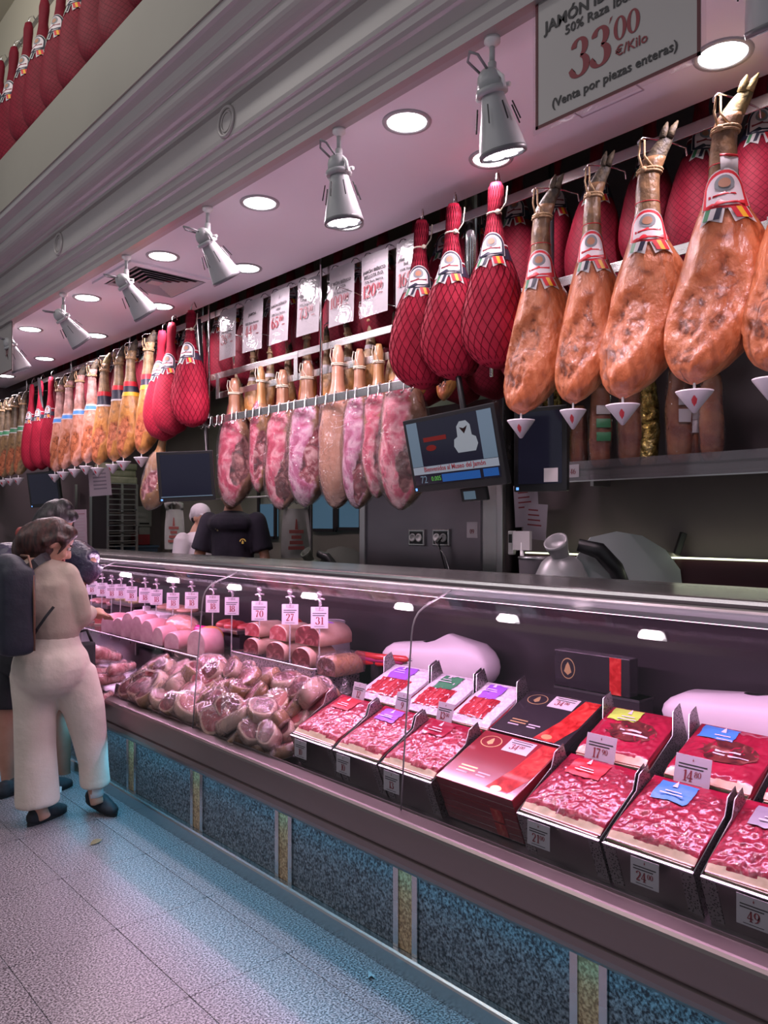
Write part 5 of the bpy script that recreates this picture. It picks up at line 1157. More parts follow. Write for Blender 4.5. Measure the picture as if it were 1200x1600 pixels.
# --- gift boxes
M['boxred'] = nmat('box_red_gloss', [(.3, (.20, .012, .02)), (.7, (.26, .018, .028))], 3, .22, coat=.7)
M['boxblack'] = nmat('box_black_gloss', [(.3, (.018, .014, .018)), (.7, (.03, .024, .03))], 3, .25, coat=.6)
M['photo'] = slices('box_photo', (.30, .004, .004), (.50, .02, .02), (.62, .07, .05), (.75, .25, .18), 18, (1, 1, 1), 1.5, 0)
def gift_box(label, Mx, w, d, hgt, body, top=True, num=None, small='', side='front'):
    t = mthing('gift_box', label, 'box', Mx, 'gift boxes of ham')
    MB().rbox(-w / 2, w / 2, 0, d, 0, hgt * .45, .003).build('base', body, t)
    ld = MB().rbox(-w / 2 - .001, w / 2 + .001, -.001, d + .001, hgt * .45, hgt, .003).build('lid', body, t)
    if top:
        z = hgt + .0006
        pc = MB().add([(w * .28, d * .98, z), (w * .49, d * .98, z), (w * .49, d * .40, z), (w * .38, d * .02, z), (w * .10, d * .02, z), (w * .22, d * .45, z)], [(5, 4, 3, 2, 1, 0)]).build('printed_photo', M['photo'], ld)
        for r_, m_ in ((.045, M['gold']), (.041, body)): MB().prism([(-w * .30 + r_ * math.cos(k * PI / 12), d * .82 + r_ * .72 * math.sin(k * PI / 12)) for k in range(24)], .0005, z0=z - .0004 + (.0004 if m_ is body else 0)).build('oval_emblem', m_, ld)
        MB().prism([(-w * .30 + .016 * math.cos(k * PI / 3 + .5) * (1 if k % 2 else .5), d * .82 + .020 * math.sin(k * PI / 3 + .5)) for k in range(6)], .0005, z0=z + .0003).build('emblem_motif', M['gold'], ld)
        for k, (x0, ww, yy) in enumerate(((-.36, .22, .30), (-.36, .22, .245), (-.36, .15, .19), (-.10, .16, .25), (-.10, .12, .20))): MB().box(w * x0, w * (x0 + ww), d * yy, d * (yy + .022), z - .0004, z).build('printed_line', M['gold'] if k < 2 else M['card'], ld)
        MB().prism([(w * .24 + .022 * math.cos(k * PI / 8), d * .10 + .014 * math.sin(k * PI / 8)) for k in range(16)], .0005, z0=z).build('gold_seal', M['gold'], ld)
        if num:
            c = MB().box(-.055, .055, -.035, .035, 0, .001, TRS((w * .06, d * .84, z))).build('price_card', M['paper'], t); numeral('numeral', num, .03, M['inkred'], c, TRS((w * .06 - .004, d * .82, z + .0014)), small)
            for k in range(2): MB().box(-.042, .042, 0, .004, 0, .0004, TRS((w * .06, d * .90 + .012 * k - .004, z + .0011))).build('printed_line', M['ink'], c)
    else:
        MB().box(w * .18, w * .32, -.0022, -.001, .006, hgt - .004).build('photo_strip', M['photo'], t)
    return t
bw, bd, bh = .338, .292, .057
for k in range(3):
    gift_box(['lowest red gift box of the stack by the front glass', 'middle red gift box of the stack by the front glass', 'red glossy gift box marked 34,00 on top of its stack'][k], deckM(X1, (1.936 + 1.592) / 2, .003 + k * (bh + .001), random.uniform(-.012, .012)), bw, bd, bh, M['boxred'], k == 2, '34' if k == 2 else None, '00')
for k in range(3):
    gift_box(['lowest black gift box behind the red boxes', 'middle black gift box behind the red boxes', 'flat black gift box with gold emblem and red photo behind the red boxes'][k], deckM(X2 + .012, (1.936 + 1.60) / 2 - .004, .003 + k * (bh + .001), 0), bw * .96, bd * .94, bh, M['boxblack'], k == 2, '34' if k == 2 else None, '00')
xb = 2.665; t = mthing('gift_box', 'upright black gift box with a red photo strip at the back', 'box', upright((xb, 1.735, DZ(xb) + .13)), 'gift boxes of ham')
MB().rbox(-.19, .15, 0, .145, -.06, 0, .003).build('body', M['boxblack'], t); MB().box(.065, .115, .002, .143, 0, .0012).build('photo_strip', M['photo'], t)
for r_, m_ in ((.042, M['gold']), (.038, M['boxblack'])): MB().prism([(-.125 + r_ * .8 * math.cos(k * PI / 12), .075 + r_ * math.sin(k * PI / 12)) for k in range(24)], .0006, z0=.0002 if m_ is M['gold'] else .0006).build('oval_emblem', m_, t)
MB().prism([(-.125 + .02 * math.cos(k * PI / 3 + .5) * (1 if k % 2 else .5), .075 + .026 * math.sin(k * PI / 3 + .5)) for k in range(6)], .0006, z0=.0011).build('emblem_motif', M['gold'], t)
st = mthing('display_stand', 'low dark riser under the upright black box', 'riser', upright((xb + .05, 1.735, DZ(xb)))); MB().box(-.19, .19, .015, .128, -.05, .05).build('block', M['darksteel'], st); MB().box(-.192, .192, .118, .128, -.052, .052).build('rim', M['alu'], st)
# --- white sheets and rolls on the back ledge
M['whiteplastic'] = nmat('white_board', [(.3, (.66, .62, .64)), (.7, (.74, .70, .72))], 3, .4)
LEDGE = DZ(2.62) + .01
def pad(label, y0, y1, x0, x1, z0, z1, wav, name='paper_pad'):
    t = thing(name, label, 'paper', ((x0 + x1) / 2, (y0 + y1) / 2, z0)); hx, hy = (x1 - x0) / 2, (y1 - y0) / 2
    def f(a, b):
        q = 2 * PI * a; cx, cy = math.copysign(abs(math.cos(q)) ** .45, math.cos(q)), math.copysign(abs(math.sin(q)) ** .45, math.sin(q)); k = .02 + .98 * math.sin(PI * min(b, .999)) ** .25
        return (hx * cx * k, hy * cy * k, (z1 - z0) * b * (1 - wav * .5 * (1 + math.sin(1.3 * cy + .6))))
    MB().grid(f, 32, 8, wrap=True).build('sheets', M['whiteplastic'], t, recalc=True)
    MB().box(-hx * .9, hx * .9, -hy * .9, hy * .9, -.0, .004).build('backing', M['paper'], t)
pad('thick white wrapping paper stack on the back ledge behind the white packets', 2.28, 2.98, 2.62, 2.80, LEDGE + .02, 1.075, .25)
pad('white folded paper behind the red pouches at the back ledge', .7, 1.45, 2.60, 2.80, LEDGE + .02, 1.055, .2)
t = thing('ledge_riser', 'long dark riser along the back ledge of the case', 'riser', (2.72, 2.1, LEDGE)); MB().box(-.12, .12, -2.4, 6.2, 0, .02).build('plate', M['deck'], t); MB().box(-.122, -.118, -2.4, 6.2, 0, .022).build('edge', M['alu'], t)
for k, (dz, c, l) in enumerate(((0, (.55, .02, .03), 'scarlet'), (.018, (.45, .04, .16), 'crimson'), (.034, (.62, .05, .05), 'bright red'))):
    tt = thing('sausage_stick', l + ' long sealed sausage stick on the back ledge', 'sausage', (2.60, 3.06 - .03 * k, LEDGE + .09 + dz), 0, 'sausage sticks on the back ledge')
    MB().tube([(0, .12, 0), (0, .10, .004), (.0, -.05, .006), (.02, -.24, .016), (.022, -.26, .016)], [.006, .017, .018, .017, .006], 10).build('casing', mat('stick_%d' % k, c, .3, coat=.5), tt); MB().tube([(.022, -.26, .016), (.024, -.285, .018)], .006, 6).build('end_knot', M['alu'], tt)
    MB().box(-.012, .012, -.05, .05, -.10 - dz, -.013).build('rest', M['darksteel'], tt)

# --- wrapped ham pieces
M['face_dark'] = nmat('cut_face_dark', [(.3, (.07, .010, .014)), (.5, (.17, .028, .034)), (.66, (.42, .16, .16))], 14, .35, coat=.5, dist=1.8, bump=.2)
M['face_pink'] = nmat('cut_face_pink', [(.3, (.22, .02, .03)), (.5, (.38, .07, .08)), (.68, (.62, .32, .32))], 12, .35, coat=.5, dist=1.5, bump=.2)
M['fat'] = nmat('cream_fat', [(.35, (.46, .27, .21)), (.65, (.60, .40, .32))], 9, .4, coat=.3)
M['skinbrown'] = nmat('brown_rind', [(.35, (.28, .13, .06)), (.65, (.45, .24, .12))], 9, .45, coat=.3)
def blob_outline(seed, n=20, a=.06, b=.045):
    r = random.Random(seed); p1, p2 = r.uniform(0, 6), r.uniform(0, 6)
    return [(a * math.cos(2 * PI * k / n) * (1 + .13 * math.sin(2 * 2 * PI * k / n + p1) + .07 * math.sin(3 * 2 * PI * k / n + p2)), b * math.sin(2 * PI * k / n) * (1 + .12 * math.sin(2 * 2 * PI * k / n + p2))) for k in range(n)]
def make_chunk(seed, a, b, th, face, rind, wrap=True, name='ham_piece'):
    t = thing(name, 'x', 'ham piece'); ol = blob_outline(seed, 20, a, b); n = len(ol); mb = MB(); r = random.Random(seed)
    lv = [(0, .82), (.12, 1), (.5, 1.04), (.88, 1), (1, .93)]
    for z, k in lv: mb.v += [Vector((x * k, y * k + .15 * b * z, z * th)) for x, y in ol]
    for i in range(len(lv) - 1):
        for j in range(n): mb.f.append([i * n + j, i * n + (j + 1) % n, (i + 1) * n + (j + 1) % n, (i + 1) * n + j]); mb.sm.append(True); mb.mi.append(0 if (i > 0 and math.sin(2 * PI * j / n + seed) > -.2) else 1)
    mb.f.append(list(range(n - 1, -1, -1))); mb.sm.append(False); mb.mi.append(1); mb.f.append(list(range(4 * n, 5 * n))); mb.sm.append(False); mb.mi.append(1)
    mb.build('fat_rim', [rind, M['fat']], t)
    MB().add([(x * .80, y * .78 + .15 * b, th + .0012) for x, y in ol], [tuple(range(n))]).build('cut_face', face, t)
    if wrap:
        w = MB(); lv2 = [(-.03, .9), (.3, 1.07), (.7, 1.08), (1.04, .98)]
        for z, k in lv2: w.v += [Vector((x * k * (1 + r.uniform(-.03, .07)), y * k * (1 + r.uniform(-.03, .07)) + .15 * b * z, z * th + r.uniform(-.003, .004))) for x, y in ol]
        for i in range(3):
            for j in range(n): w.f.append([i * n + j, i * n + (j + 1) % n, (i + 1) * n + (j + 1) % n, (i + 1) * n + j]); w.sm.append(True); w.mi.append(0)
        w.f.append(list(range(3 * n, 4 * n))); w.sm.append(True); w.mi.append(0)
        # gathered tail of the bag
        w.grid(lambda u, v: (a * .9 + .05 * v + .0 * u, (u - .5) * (.02 + .075 * v), th * .6 + .02 * v + .010 * math.sin(u * 14) * v), 10, 4)
        w.build('clear_bag', M['plastic'], t)
    return t
protos = [make_chunk(1, .062, .050, .045, M['face_pink'], M['skinbrown']), make_chunk(2, .070, .045, .055, M['face_dark'], M['skinbrown']), make_chunk(3, .055, .050, .06, M['face_dark'], M['fat']),
          make_chunk(4, .075, .050, .05, M['face_pink'], M['fat']), make_chunk(5, .060, .042, .07, M['face_dark'], M['skinbrown'])]
def make_shank(seed):
    hm = Ham([(0, .03, .03, 0, 0), (.06, .10, .09, 0, 0), (.25, .11, .10, .01, 0), (.55, .15, .13, .0, 0), (.8, .17, .15, -.01, 0), (.95, .12, .11, -.01, 0), (1, .02, .02, 0, 0)], .24, seed, .10, .2, .6, .8); t = thing('ham_shank', 'x', 'ham piece')
    link('meat', hm.mesh(0, 1, 14, 14, True), t, [M['fatpink2'], M['face_dark']])
    w = Ham([(s, rx, ry, 0, 0) for s, rx, ry in ((0, .07, .06), (.1, .13, .11), (.5, .18, .16), (.85, .20, .17), (1, .10, .08))], .25, seed + 7, .16); link('clear_bag', w.mesh(0, 1, 10, 12), t, M['plastic'])
    return t
M['fatpink2'] = nmat('pale_pink_fat', [(.32, (.45, .12, .13)), (.5, (.66, .32, .30)), (.66, (.80, .56, .50))], 11, .35, coat=.5, bump=.4, bscale=30, dist=1.5)
shp = [make_shank(201), make_shank(202)]
from mathutils import Euler
uc = [False] * 5; us = [False] * 2; rr = random.Random(42)
def put(src, flags, k, loc, eul, lab, grp, sc=1.0):
    o = src[k] if not flags[k] else copy_tree(src[k]); flags[k] = True
    o.rotation_euler = eul; o.location = loc; o.scale = (sc, sc, sc); setp(o, lab, 'ham piece', grp)
cnt = 0
for row, (x, lift0) in enumerate(((1.985, .0), (2.075, .02), (2.16, .04), (2.245, .05), (2.03, .085), (2.12, .105), (2.205, .12), (1.965, .065), (2.29, .07))):
    y = 2.90 + .04 * (row % 3)
    while y < (4.45 if row not in (3, 6, 8) else 3.9):
        k = rr.randrange(5)
        eul = Euler((rr.uniform(.2, 1.1), rr.uniform(-.5, .5), rr.uniform(-.6, .6) - PI / 2 + (rr.random() < .3) * rr.uniform(-1, 1)))
        nearr = y < 3.4
        lab = 'wrapped cured ham piece heaped by the glass next to the packet trays' if nearr else 'clear-wrapped cured ham piece heaped by the glass away from the packet trays'
        put(protos, uc, k, (x + rr.uniform(-.015, .015), y, DZ(x) + .03 + lift0 + rr.uniform(0, .02)), eul, lab, 'heap of wrapped ham pieces' + (' by the trays' if nearr else ' mid-counter'), rr.uniform(1.1, 1.5)); cnt += 1
        y += rr.uniform(.12, .17)
for row, (x, lift0) in enumerate(((2.0, .02), (2.10, .05), (2.19, .07), (2.04, .11), (2.14, .13))):
    y = 4.5 + .05 * row
    while y < 6.9:
        eul = Euler((rr.uniform(-.25, .25), PI / 2 + rr.uniform(-.25, .35), rr.uniform(-.5, .5) + .35))
        put(shp, us, rr.randrange(2), (x - .10, y, DZ(x) + .05 + lift0), eul, 'pale wrapped ham shank heaped towards the customers', 'heap of wrapped shanks', rr.uniform(.85, 1.05)); y += rr.uniform(.12, .17)
# small price cards stand along the glass
for k, (u, v) in enumerate(((402, 1166), (329, 1136), (268, 1110), (181, 1080))):
    x = 1.935; price_tag('small price card by the glass before the ham heap, %s from the trays' % ORD[k], upright((x, T(u, x), .555), tilt=-.15), ['42', '12', '18', '26'][k], '', .06, .075)
# --- glass shelf with cooked hams, basket with loaves
gs = thing('glass_shelf', 'raised glass shelf carrying the pink cooked hams', 'shelf', (2.36, 5.2, .815))
MB().box(-.14, .20, -1.32, 2.9, -.008, 0).build('pane', M['glass'], gs); MB().tube([(-.14, -1.32, -.004), (-.14, 2.9, -.004)], .006, 6).build('front_edge', M['alu'], gs)
for y in (-1.2, 0, 1.3, 2.7): MB().box(.0, .02, y - .01, y + .01, DZ(2.36) - .815 + .003, -.008).build('support', M['alu'], gs)
M['cooked'] = nmat('cooked_ham', [(.35, (.60, .26, .30)), (.65, (.74, .42, .45))], 7, .4, coat=.4)
M['cooked_face'] = nmat('cooked_face', [(.35, (.58, .34, .38)), (.65, (.70, .47, .50))], 22, .45, coat=.3)
M['cheese'] = nmat('orange_rind', [(.35, (.70, .24, .03)), (.65, (.82, .38, .08))], 5, .4, coat=.4)
def dshape(w, hgt, n=14): return [(-w / 2, 0)] + [(-w / 2 * math.cos(k * PI / n), hgt * .45 + hgt * .55 * math.sin(k * PI / n)) for k in range(n + 1)] + [(w / 2, 0)]
def cooked(label, Mx, w, hgt, ln, body, face, name='cooked_ham', net=False):
    t = mthing(name, label, 'cooked ham', Mx, 'cooked hams on the glass shelf'); ol = dshape(w, hgt); n = len(ol); mb = MB()
    for z, k in ((0, .96), (-.008, 1), (-ln * .5, 1.03), (-ln + .02, .97), (-ln, .80)): mb.v += [Vector((x * k, y * k, z)) for x, y in ol]
    for i in range(4):
        for j in range(n): mb.f.append([i * n + j, (i + 1) * n + j, (i + 1) * n + (j + 1) % n, i * n + (j + 1) % n]); mb.sm.append(True); mb.mi.append(0)
    mb.f.append(list(range(n - 1, -1, -1))); mb.f.append(list(range(4 * n, 5 * n))); mb.sm += [False, False]; mb.mi += [0, 0]
    mb.build('loaf', body, t, recalc=True); MB().add([(x * .94, y * .94 + .002, .001) for x, y in ol], [tuple(range(n - 1, -1, -1))]).build('cut_face', face, t)
    return t
for k, (u, w, hgt, lab) in enumerate(((306, .15, .145, 'cooked ham loaf with a broad rounded cut face nearest the loaf basket'), (268, .12, .10, 'low pink cooked ham block, second from the loaf basket'), (246, .10, .115, 'cooked ham loaf, third from the loaf basket'),
                                      (229, .11, .145, 'tall rounded cooked ham slice end, fourth from the loaf basket'), (213, .12, .16, 'tall cooked ham loaf, fifth from the loaf basket'), (199, .12, .17, 'tallest cooked ham loaf, sixth from the loaf basket'), (184, .12, .12, 'squat cooked ham block, seventh from the loaf basket'), (168, .13, .13, 'cooked ham block close to the customer\'s arm'))):
    x = 2.245; cooked(lab, upright((x, T(u, x), .8155), yaw=.25 + .1 * (k % 2)), w, hgt, .17, M['cooked'], M['cooked_face'])
t = mthing('cooked_ham', 'rosy bagged cooked ham behind the low pink block', 'cooked ham', Matrix.Translation((2.46, T(285, 2.46), .8155)), 'cooked hams on the glass shelf'); MB().ell((0, 0, .085), (.10, .17, .085), None, 18, 12).build('loaf', nmat('rosy', [(.35, (.72, .26, .22)), (.65, (.82, .44, .36))], 6, .35, coat=.6), t); MB().ell((0, 0, .088), (.107, .178, .088), None, 18, 12).build('clear_bag', M['plastic'], t)
t = mthing('cheese_ball', 'orange rinded round loaf beside the perforated basket', 'cheese', Matrix.Translation((2.42, T(328, 2.42), .8155)), None); MB().ell((0, 0, .07), (.085, .085, .07), None, 20, 12).build('rind', M['cheese'], t); MB().ell((0, 0, .137), (.02, .02, .004), None, 8, 5).build('top_dimple', M['skinbrown'], t)
bx0, by0, by1 = 2.33, 3.06, 3.80
bk_ = thing('perforated_basket', 'grey perforated basket piled with cut ham loaves', 'basket', (bx0, (by0 + by1) / 2, DZ(bx0) + .02)); hw = (by1 - by0) / 2
MB().box(-.04, .24, -hw, hw, .0, .01).box(-.05, -.04, -hw, hw, .0, .20).box(.24, .25, -hw, hw, .09, .20).box(-.04, .24, -hw - .01, -hw, 0, .20).box(-.04, .24, hw, hw + .01, 0, .20).build('basket_walls', M['perf_grey'] if 'perf_grey' in M else nmat('perf_grey', [(.30, (.02, .015, .02)), (.38, (.34, .28, .32))], 95, .4, .3, kind='voronoi'), bk_)
MB().tube([(-.045, -hw, .20), (-.045, hw, .20), (.245, hw, .20), (.245, -hw, .20)], .007, 6, closed=True).build('rim', M['alu'], bk_)
bz = DZ(bx0) + .02 + .20
loaves = [(2.31, 392, 0, .13, .085, 'face_dark', 'fat', 'lower cut ham loaf at the far end of the basket'), (2.31, 430, 0, .15, .09, 'face_dark', 'fat', 'lower cut ham loaf in the middle of the basket'), (2.30, 470, -.01, .14, .10, 'face_dark', 'fat', 'lower pale-rimmed ham loaf below the violet-labelled one'), (2.30, 510, -.02, .13, .09, 'face_dark', 'skinbrown', 'dark wrapped ham block at the near end of the basket'),
          (2.33, 394, .09, .13, .075, 'face_pink', 'fat', 'upper cut ham loaf with a fatty edge at the far end'), (2.33, 434, .095, .14, .08, 'face_pink', 'fat', 'upper cut ham loaf in the middle of the pile'), (2.33, 480, .10, .19, .10, 'face_dark', 'fat', 'large ham loaf with a violet label on top of the pile')]
for x, u, dz, w, hgt, fm, sk, lab in loaves:
    t = cooked(lab, upright((x, T(u, x), bz + .004 + dz), yaw=.10), w, hgt, .24 if 'large' in lab else .2, M[sk], M[fm], 'ham_loaf'); t['group'] = 'cut ham loaves in the basket'; t['category'] = 'ham loaf'
    if 'large' in lab: MB().grid(lambda a, b: (-.05 + .11 * a, hgt * 1.032 - .018 * abs(2 * a - 1) ** 2, -.05 - .10 * b), 8, 4).build('label', M['violet'], t)
    if 'dark wrapped' in lab: MB().rbox(-.075, .075, -.002, .10, -.20, .006, .02).build('clear_bag', M['plastic'], t)
# --- tags with clear figure holders along the back
tags = [(143, 915, 0), (159, 918, 0), (174, 921, 1), (188, 921, 1), (205, 925, 1), (226, 928, 0), (244, 931, 0), (270, 937, 0), (299, 937, 0), (332, 943, 0), (362, 947, 0), (405, 956, 0), (453, 962, 0), (499, 968, 0)]
tagtxt = {405: '70', 453: '27', 499: '31'}
M['cardpink'] = mat('price_card_lilac', (.62, .48, .66), .5)
for k, (u, v, lil) in enumerate(tags):
    x = 2.34 if u > 380 else 2.44; p = PX(u, v + 14, x)
    t = price_tag('clip-on price card with clear figure holder, %s from the near end of its row' % ORD[len(tags) - 1 - k], upright((x, p.y, p.z), yaw=.75, tilt=-.05), tagtxt.get(u, '18'), '', .086, .105)
    t['group'] = 'price cards on clear figure holders'
    hd = MB().tube([(0, .095, -.004), (.004, .125, -.004), (-.006, .15, -.004)], [.006, .008, .010], 8); hd.ell((-.002, .168, -.004), (.014, .016, .012)); hd.tube([(-.002, .148, -.004), (.026, .142, .004)], .005, 6); hd.tube([(-.002, .148, -.004), (-.022, .138, .004)], .005, 6); hd.box(-.02, .02, .088, .102, -.005, .004)
    hd.build('clear_holder', M['acrylic'], t)
    MB().box(-.004, .004, -(p.z - DZ(2.40) - .0) * .9, .005, -.005, -.002).build('stake', M['acrylic'], t)
# --- trays and rolls behind the tags
M['whitebox'] = mat('white_box', (.70, .62, .68), .4)
def backtray(label, u0, u1, z, m, top, x=2.62, d=.2):
    ya, yb = T(u0, x), T(u1, x); t = thing('meat_tray', label, 'tray', (x, (ya + yb) / 2, LEDGE + .021), 0, 'trays along the back of the case'); hw = abs(ya - yb) / 2
    MB().box(-d / 2 + .02, d / 2, -hw, hw, 0, z).build('stand', M['darksteel'], t); MB().rbox(-d / 2, d / 2, -hw, hw, z, z + .025, .006).build('tray', M['alu'], t)
    r = random.Random(int(u0))
    for k in range(3):
        yy = -hw + (k + .5) * hw * 2 / 3; MB().ell((r.uniform(-.02, .02), yy, z + .035), (d * .4, hw * .34, .022 + .012 * r.random()), None, 14, 8).build('meat_slab', m, t)
backtray('tray of red beef slabs near the basket', 352, 392, .10, nmat('beef', [(.35, (.45, .02, .03)), (.65, (.66, .12, .12))], 10, .35, coat=.5, dist=1.5), True)
backtray('tray of rosy cooked slices behind the white box', 252, 300, .14, nmat('rosy2', [(.35, (.66, .28, .22)), (.65, (.80, .44, .34))], 8, .35, coat=.4), True)
backtray('tray of pale yellow cheese at the far end', 190, 226, .15, mat('pale_cheese', (.66, .56, .30), .45), True)
backtray('tray of pink bacon rashers at the far end by the customers', 150, 186, .10, M['fatpink2'], True)
x = 2.50; ya, yb = T(222, x), T(262, x); t = thing('white_box', 'long open white box beside the magenta roll', 'box', (x, (ya + yb) / 2, DZ(2.42) + .02)); hw = abs(ya - yb) / 2
MB().rbox(-.06, .06, -hw, hw, 0, .20, .006).build('body', M['darksteel'], t); MB().rbox(-.065, .065, -hw - .01, hw + .01, .20, .25, .006).build('white_lid', M['whitebox'], t); MB().rbox(-.02, .02, .1, .15, .25, .28, .004).build('knob', M['whitebox'], t)
x = 2.47; ya, yb = T(262, x), T(326, x); t = thing('wrap_roll', 'magenta roll of plastic film lying before the tags', 'roll', (x, (ya + yb) / 2, DZ(2.36) + .03)); hw = abs(ya - yb) / 2
MB().tube([(-.02, hw, .20), (.03, -hw, .20)], .036, 16).build('film_roll', mat('magenta_film', (.62, .03, .26), .25, coat=.6), t); MB().tube([(-.022, hw + .004, .20), (-.020, hw - .01, .20)], .025, 12).build('core', M['whitebox'], t); MB().box(-.03, .05, -hw, hw, 0, .165).build('rest', M['darksteel'], t)
t = thing('white_tub', 'white tapered plastic tub behind the violet-labelled loaf', 'tub', (2.66, T(515, 2.66), LEDGE + .021)); MB().lathe([(.12, 0), (.11, .14), (.085, .235), (.08, .24), (.0, .24)], 24, None).build('tub', M['whiteplastic'], t); MB().lathe([(.083, .232), (.090, .236), (.083, .243)], 24, caps=False).build('rim', M['whiteplastic'], t)
t = thing('red_ham', 'red glossy rounded ham standing left of the white tub', 'ham', (2.62, T(452, 2.62), LEDGE + .021)); MB().ell((0, .02, .11), (.07, .09, .11), None, 16, 12).build('body', nmat('glossy_red', [(.3, (.50, .03, .04)), (.7, (.66, .09, .09))], 6, .3, coat=.6), t); MB().ell((.0, -.06, .17), (.055, .06, .07), None, 14, 10).build('upper_lobe', bpy.data.materials['glossy_red'], t)
# bacon and red packs near the customers
for k in range(6):
    x = 2.36 + .05 * (k % 2); u = 148 + 13 * k; t = thing('bacon_slab', 'red bacon slab by the customers, %s towards the cooked hams' % ORD[k], 'bacon', (x + .10, T(u, x + .1), .8155), .3 * k, 'bacon slabs by the customers'); MB().rbox(-.07, .07, -.10, .10, 0, .035 + .01 * (k % 3), .012).build('slab', M['slice_c'], t); MB().rbox(-.071, .071, -.101, .101, .0, .012, .004).build('rind', M['fat'], t)
# ================================================================== people
M['skin'] = nmat('skin', [(.35, (.52, .27, .19)), (.65, (.60, .33, .24))], 9, .5)
M['skin_warm'] = nmat('skin_warm', [(.35, (.40, .19, .13)), (.65, (.47, .24, .17))], 9, .5)
M['eye_white'] = mat('eye_white', (.7, .66, .64), .3); M['iris'] = mat('iris', (.03, .018, .012), .2); M['lip'] = mat('lip', (.42, .13, .12), .45)
def hair_mat(name, a, b): return nmat(name, [(.35, a), (.65, b)], 60, .42, stretch=(1, 1, .15), bump=.4, bscale=70)
M['hair_brown'] = hair_mat('hair_brown', (.018, .007, .007), (.07, .022, .018)); M['hair_black'] = hair_mat('hair_black', (.006, .005, .006), (.025, .02, .024))
def cloth(name, a, b, rough=.85, bump=.35, bs=14): return nmat(name, [(.35, a), (.65, b)], 6, rough, bump=bump, bscale=bs, bdist=.02)
M['sweat'] = cloth('beige_sweatshirt', (.42, .34, .28), (.47, .385, .32)); M['trousers'] = cloth('cream_trousers', (.62, .54, .46), (.68, .60, .52), .85, .45, 11)
M['puffer'] = nmat('navy_jacket', [(.35, (.020, .016, .040)), (.65, (.05, .038, .09))], 5, .32, coat=.3, bump=.8, bscale=12, bdist=.03)
M['shorts'] = cloth('black_shorts', (.012, .012, .015), (.02, .02, .025)); M['shoe'] = cloth('black_shoe', (.010, .010, .013), (.022, .022, .028), .7)
M['polo'] = cloth('black_polo', (.010, .007, .018), (.018, .013, .028)); M['whitecoat'] = cloth('white_coat', (.66, .58, .64), (.74, .66, .72)); M['pack'] = cloth('navy_backpack', (.010, .012, .024), (.018, .02, .036), .6)
def head_parts(Hm, k=1.0):           # Hm: head frame, x right, y forward, z up, origin between the ears
    mb = MB(); S = Hm @ Matrix.Diagonal((k, k, k, 1))
    mb.ell((0, -.005, .03), (.074, .092, .085), S, 18, 12); mb.ell((0, .03, -.045), (.055, .058, .062), S, 16, 10); mb.ell((0, .055, -.085), (.028, .026, .022), S, 12, 8)
    mb.tube([(0, .083, .012), (0, .098, -.012), (0, .108, -.034), (0, .088, -.042)], [.008, .011, .014, .012], 8, S)
    for s in (-1, 1): mb.ell((s * .075, -.008, -.008), (.010, .022, .032), S, 10, 8); mb.ell((s * .035, .066, -.03), (.026, .022, .022), S, 10, 8)
    mb.tube([(0, -.02, -.05), (0, -.035, -.16)], [.05, .056], 12, S)
    return mb
def face_details(Hm, t, k=1.0):
    S = Hm @ Matrix.Diagonal((k, k, k, 1))
    for s in (-1, 1):
        e = MB().ell((s * .031, .078, .004), (.014, .010, .009), S, 10, 8).build('eye', M['eye_white'], t); MB().ell((s * .031, .087, .004), (.007, .004, .007), S, 8, 6).build('iris', M['iris'], e)
        MB().tube([(s * .015, .090, .024), (s * .032, .088, .029), (s * .050, .076, .022)], .004, 6, S).build('eyebrow', M['hair_black'], t)
    MB().tube([(-.024, .080, -.060), (-.008, .090, -.058), (.008, .090, -.058), (.024, .080, -.060)], [.003, .006, .006, .003], 6, S).tube([(-.02, .080, -.066), (0, .088, -.069), (.02, .080, -.066)], [.003, .006, .003], 6, S).build('lips', M['lip'], t)
def frame(loc, fwd, up=(0, 0, 1)):
    f = Vector(fwd).normalized(); u = Vector(up); r = f.cross(u).normalized(); u = r.cross(f)
    return Matrix.Translation(loc) @ Matrix((r, f, u)).transposed().to_4x4()
def hand(mb, wrist, d, side, palm_n):           # palm and five fingers, slightly curled
    d = Vector(d).normalized(); n = Vector(palm_n).normalized(); s = d.cross(n).normalized() * side
    w = Vector(wrist); mb.tube([w, w + d * .03, w + d * .085], [.024, .032, .036], 10)
    for k, (ln, off) in enumerate(((.068, -.030), (.078, -.010), (.074, .011), (.058, .031))):
        b = w + d * .085 + s * off; mb.tube([b, b + d * ln * .45 + n * .004, b + d * ln * .8 + n * .018, b + d * ln + n * .034], [.0095, .009, .0085, .007], 7)
    b = w + d * .03 - s * .030; mb.tube([b, b - s * .028 + d * .025 + n * .006, b - s * .038 + d * .055 + n * .016], [.012, .011, .008], 7)
def body_mesh(parts, vox=.011): return fuse(parts, vox, 3, .5)
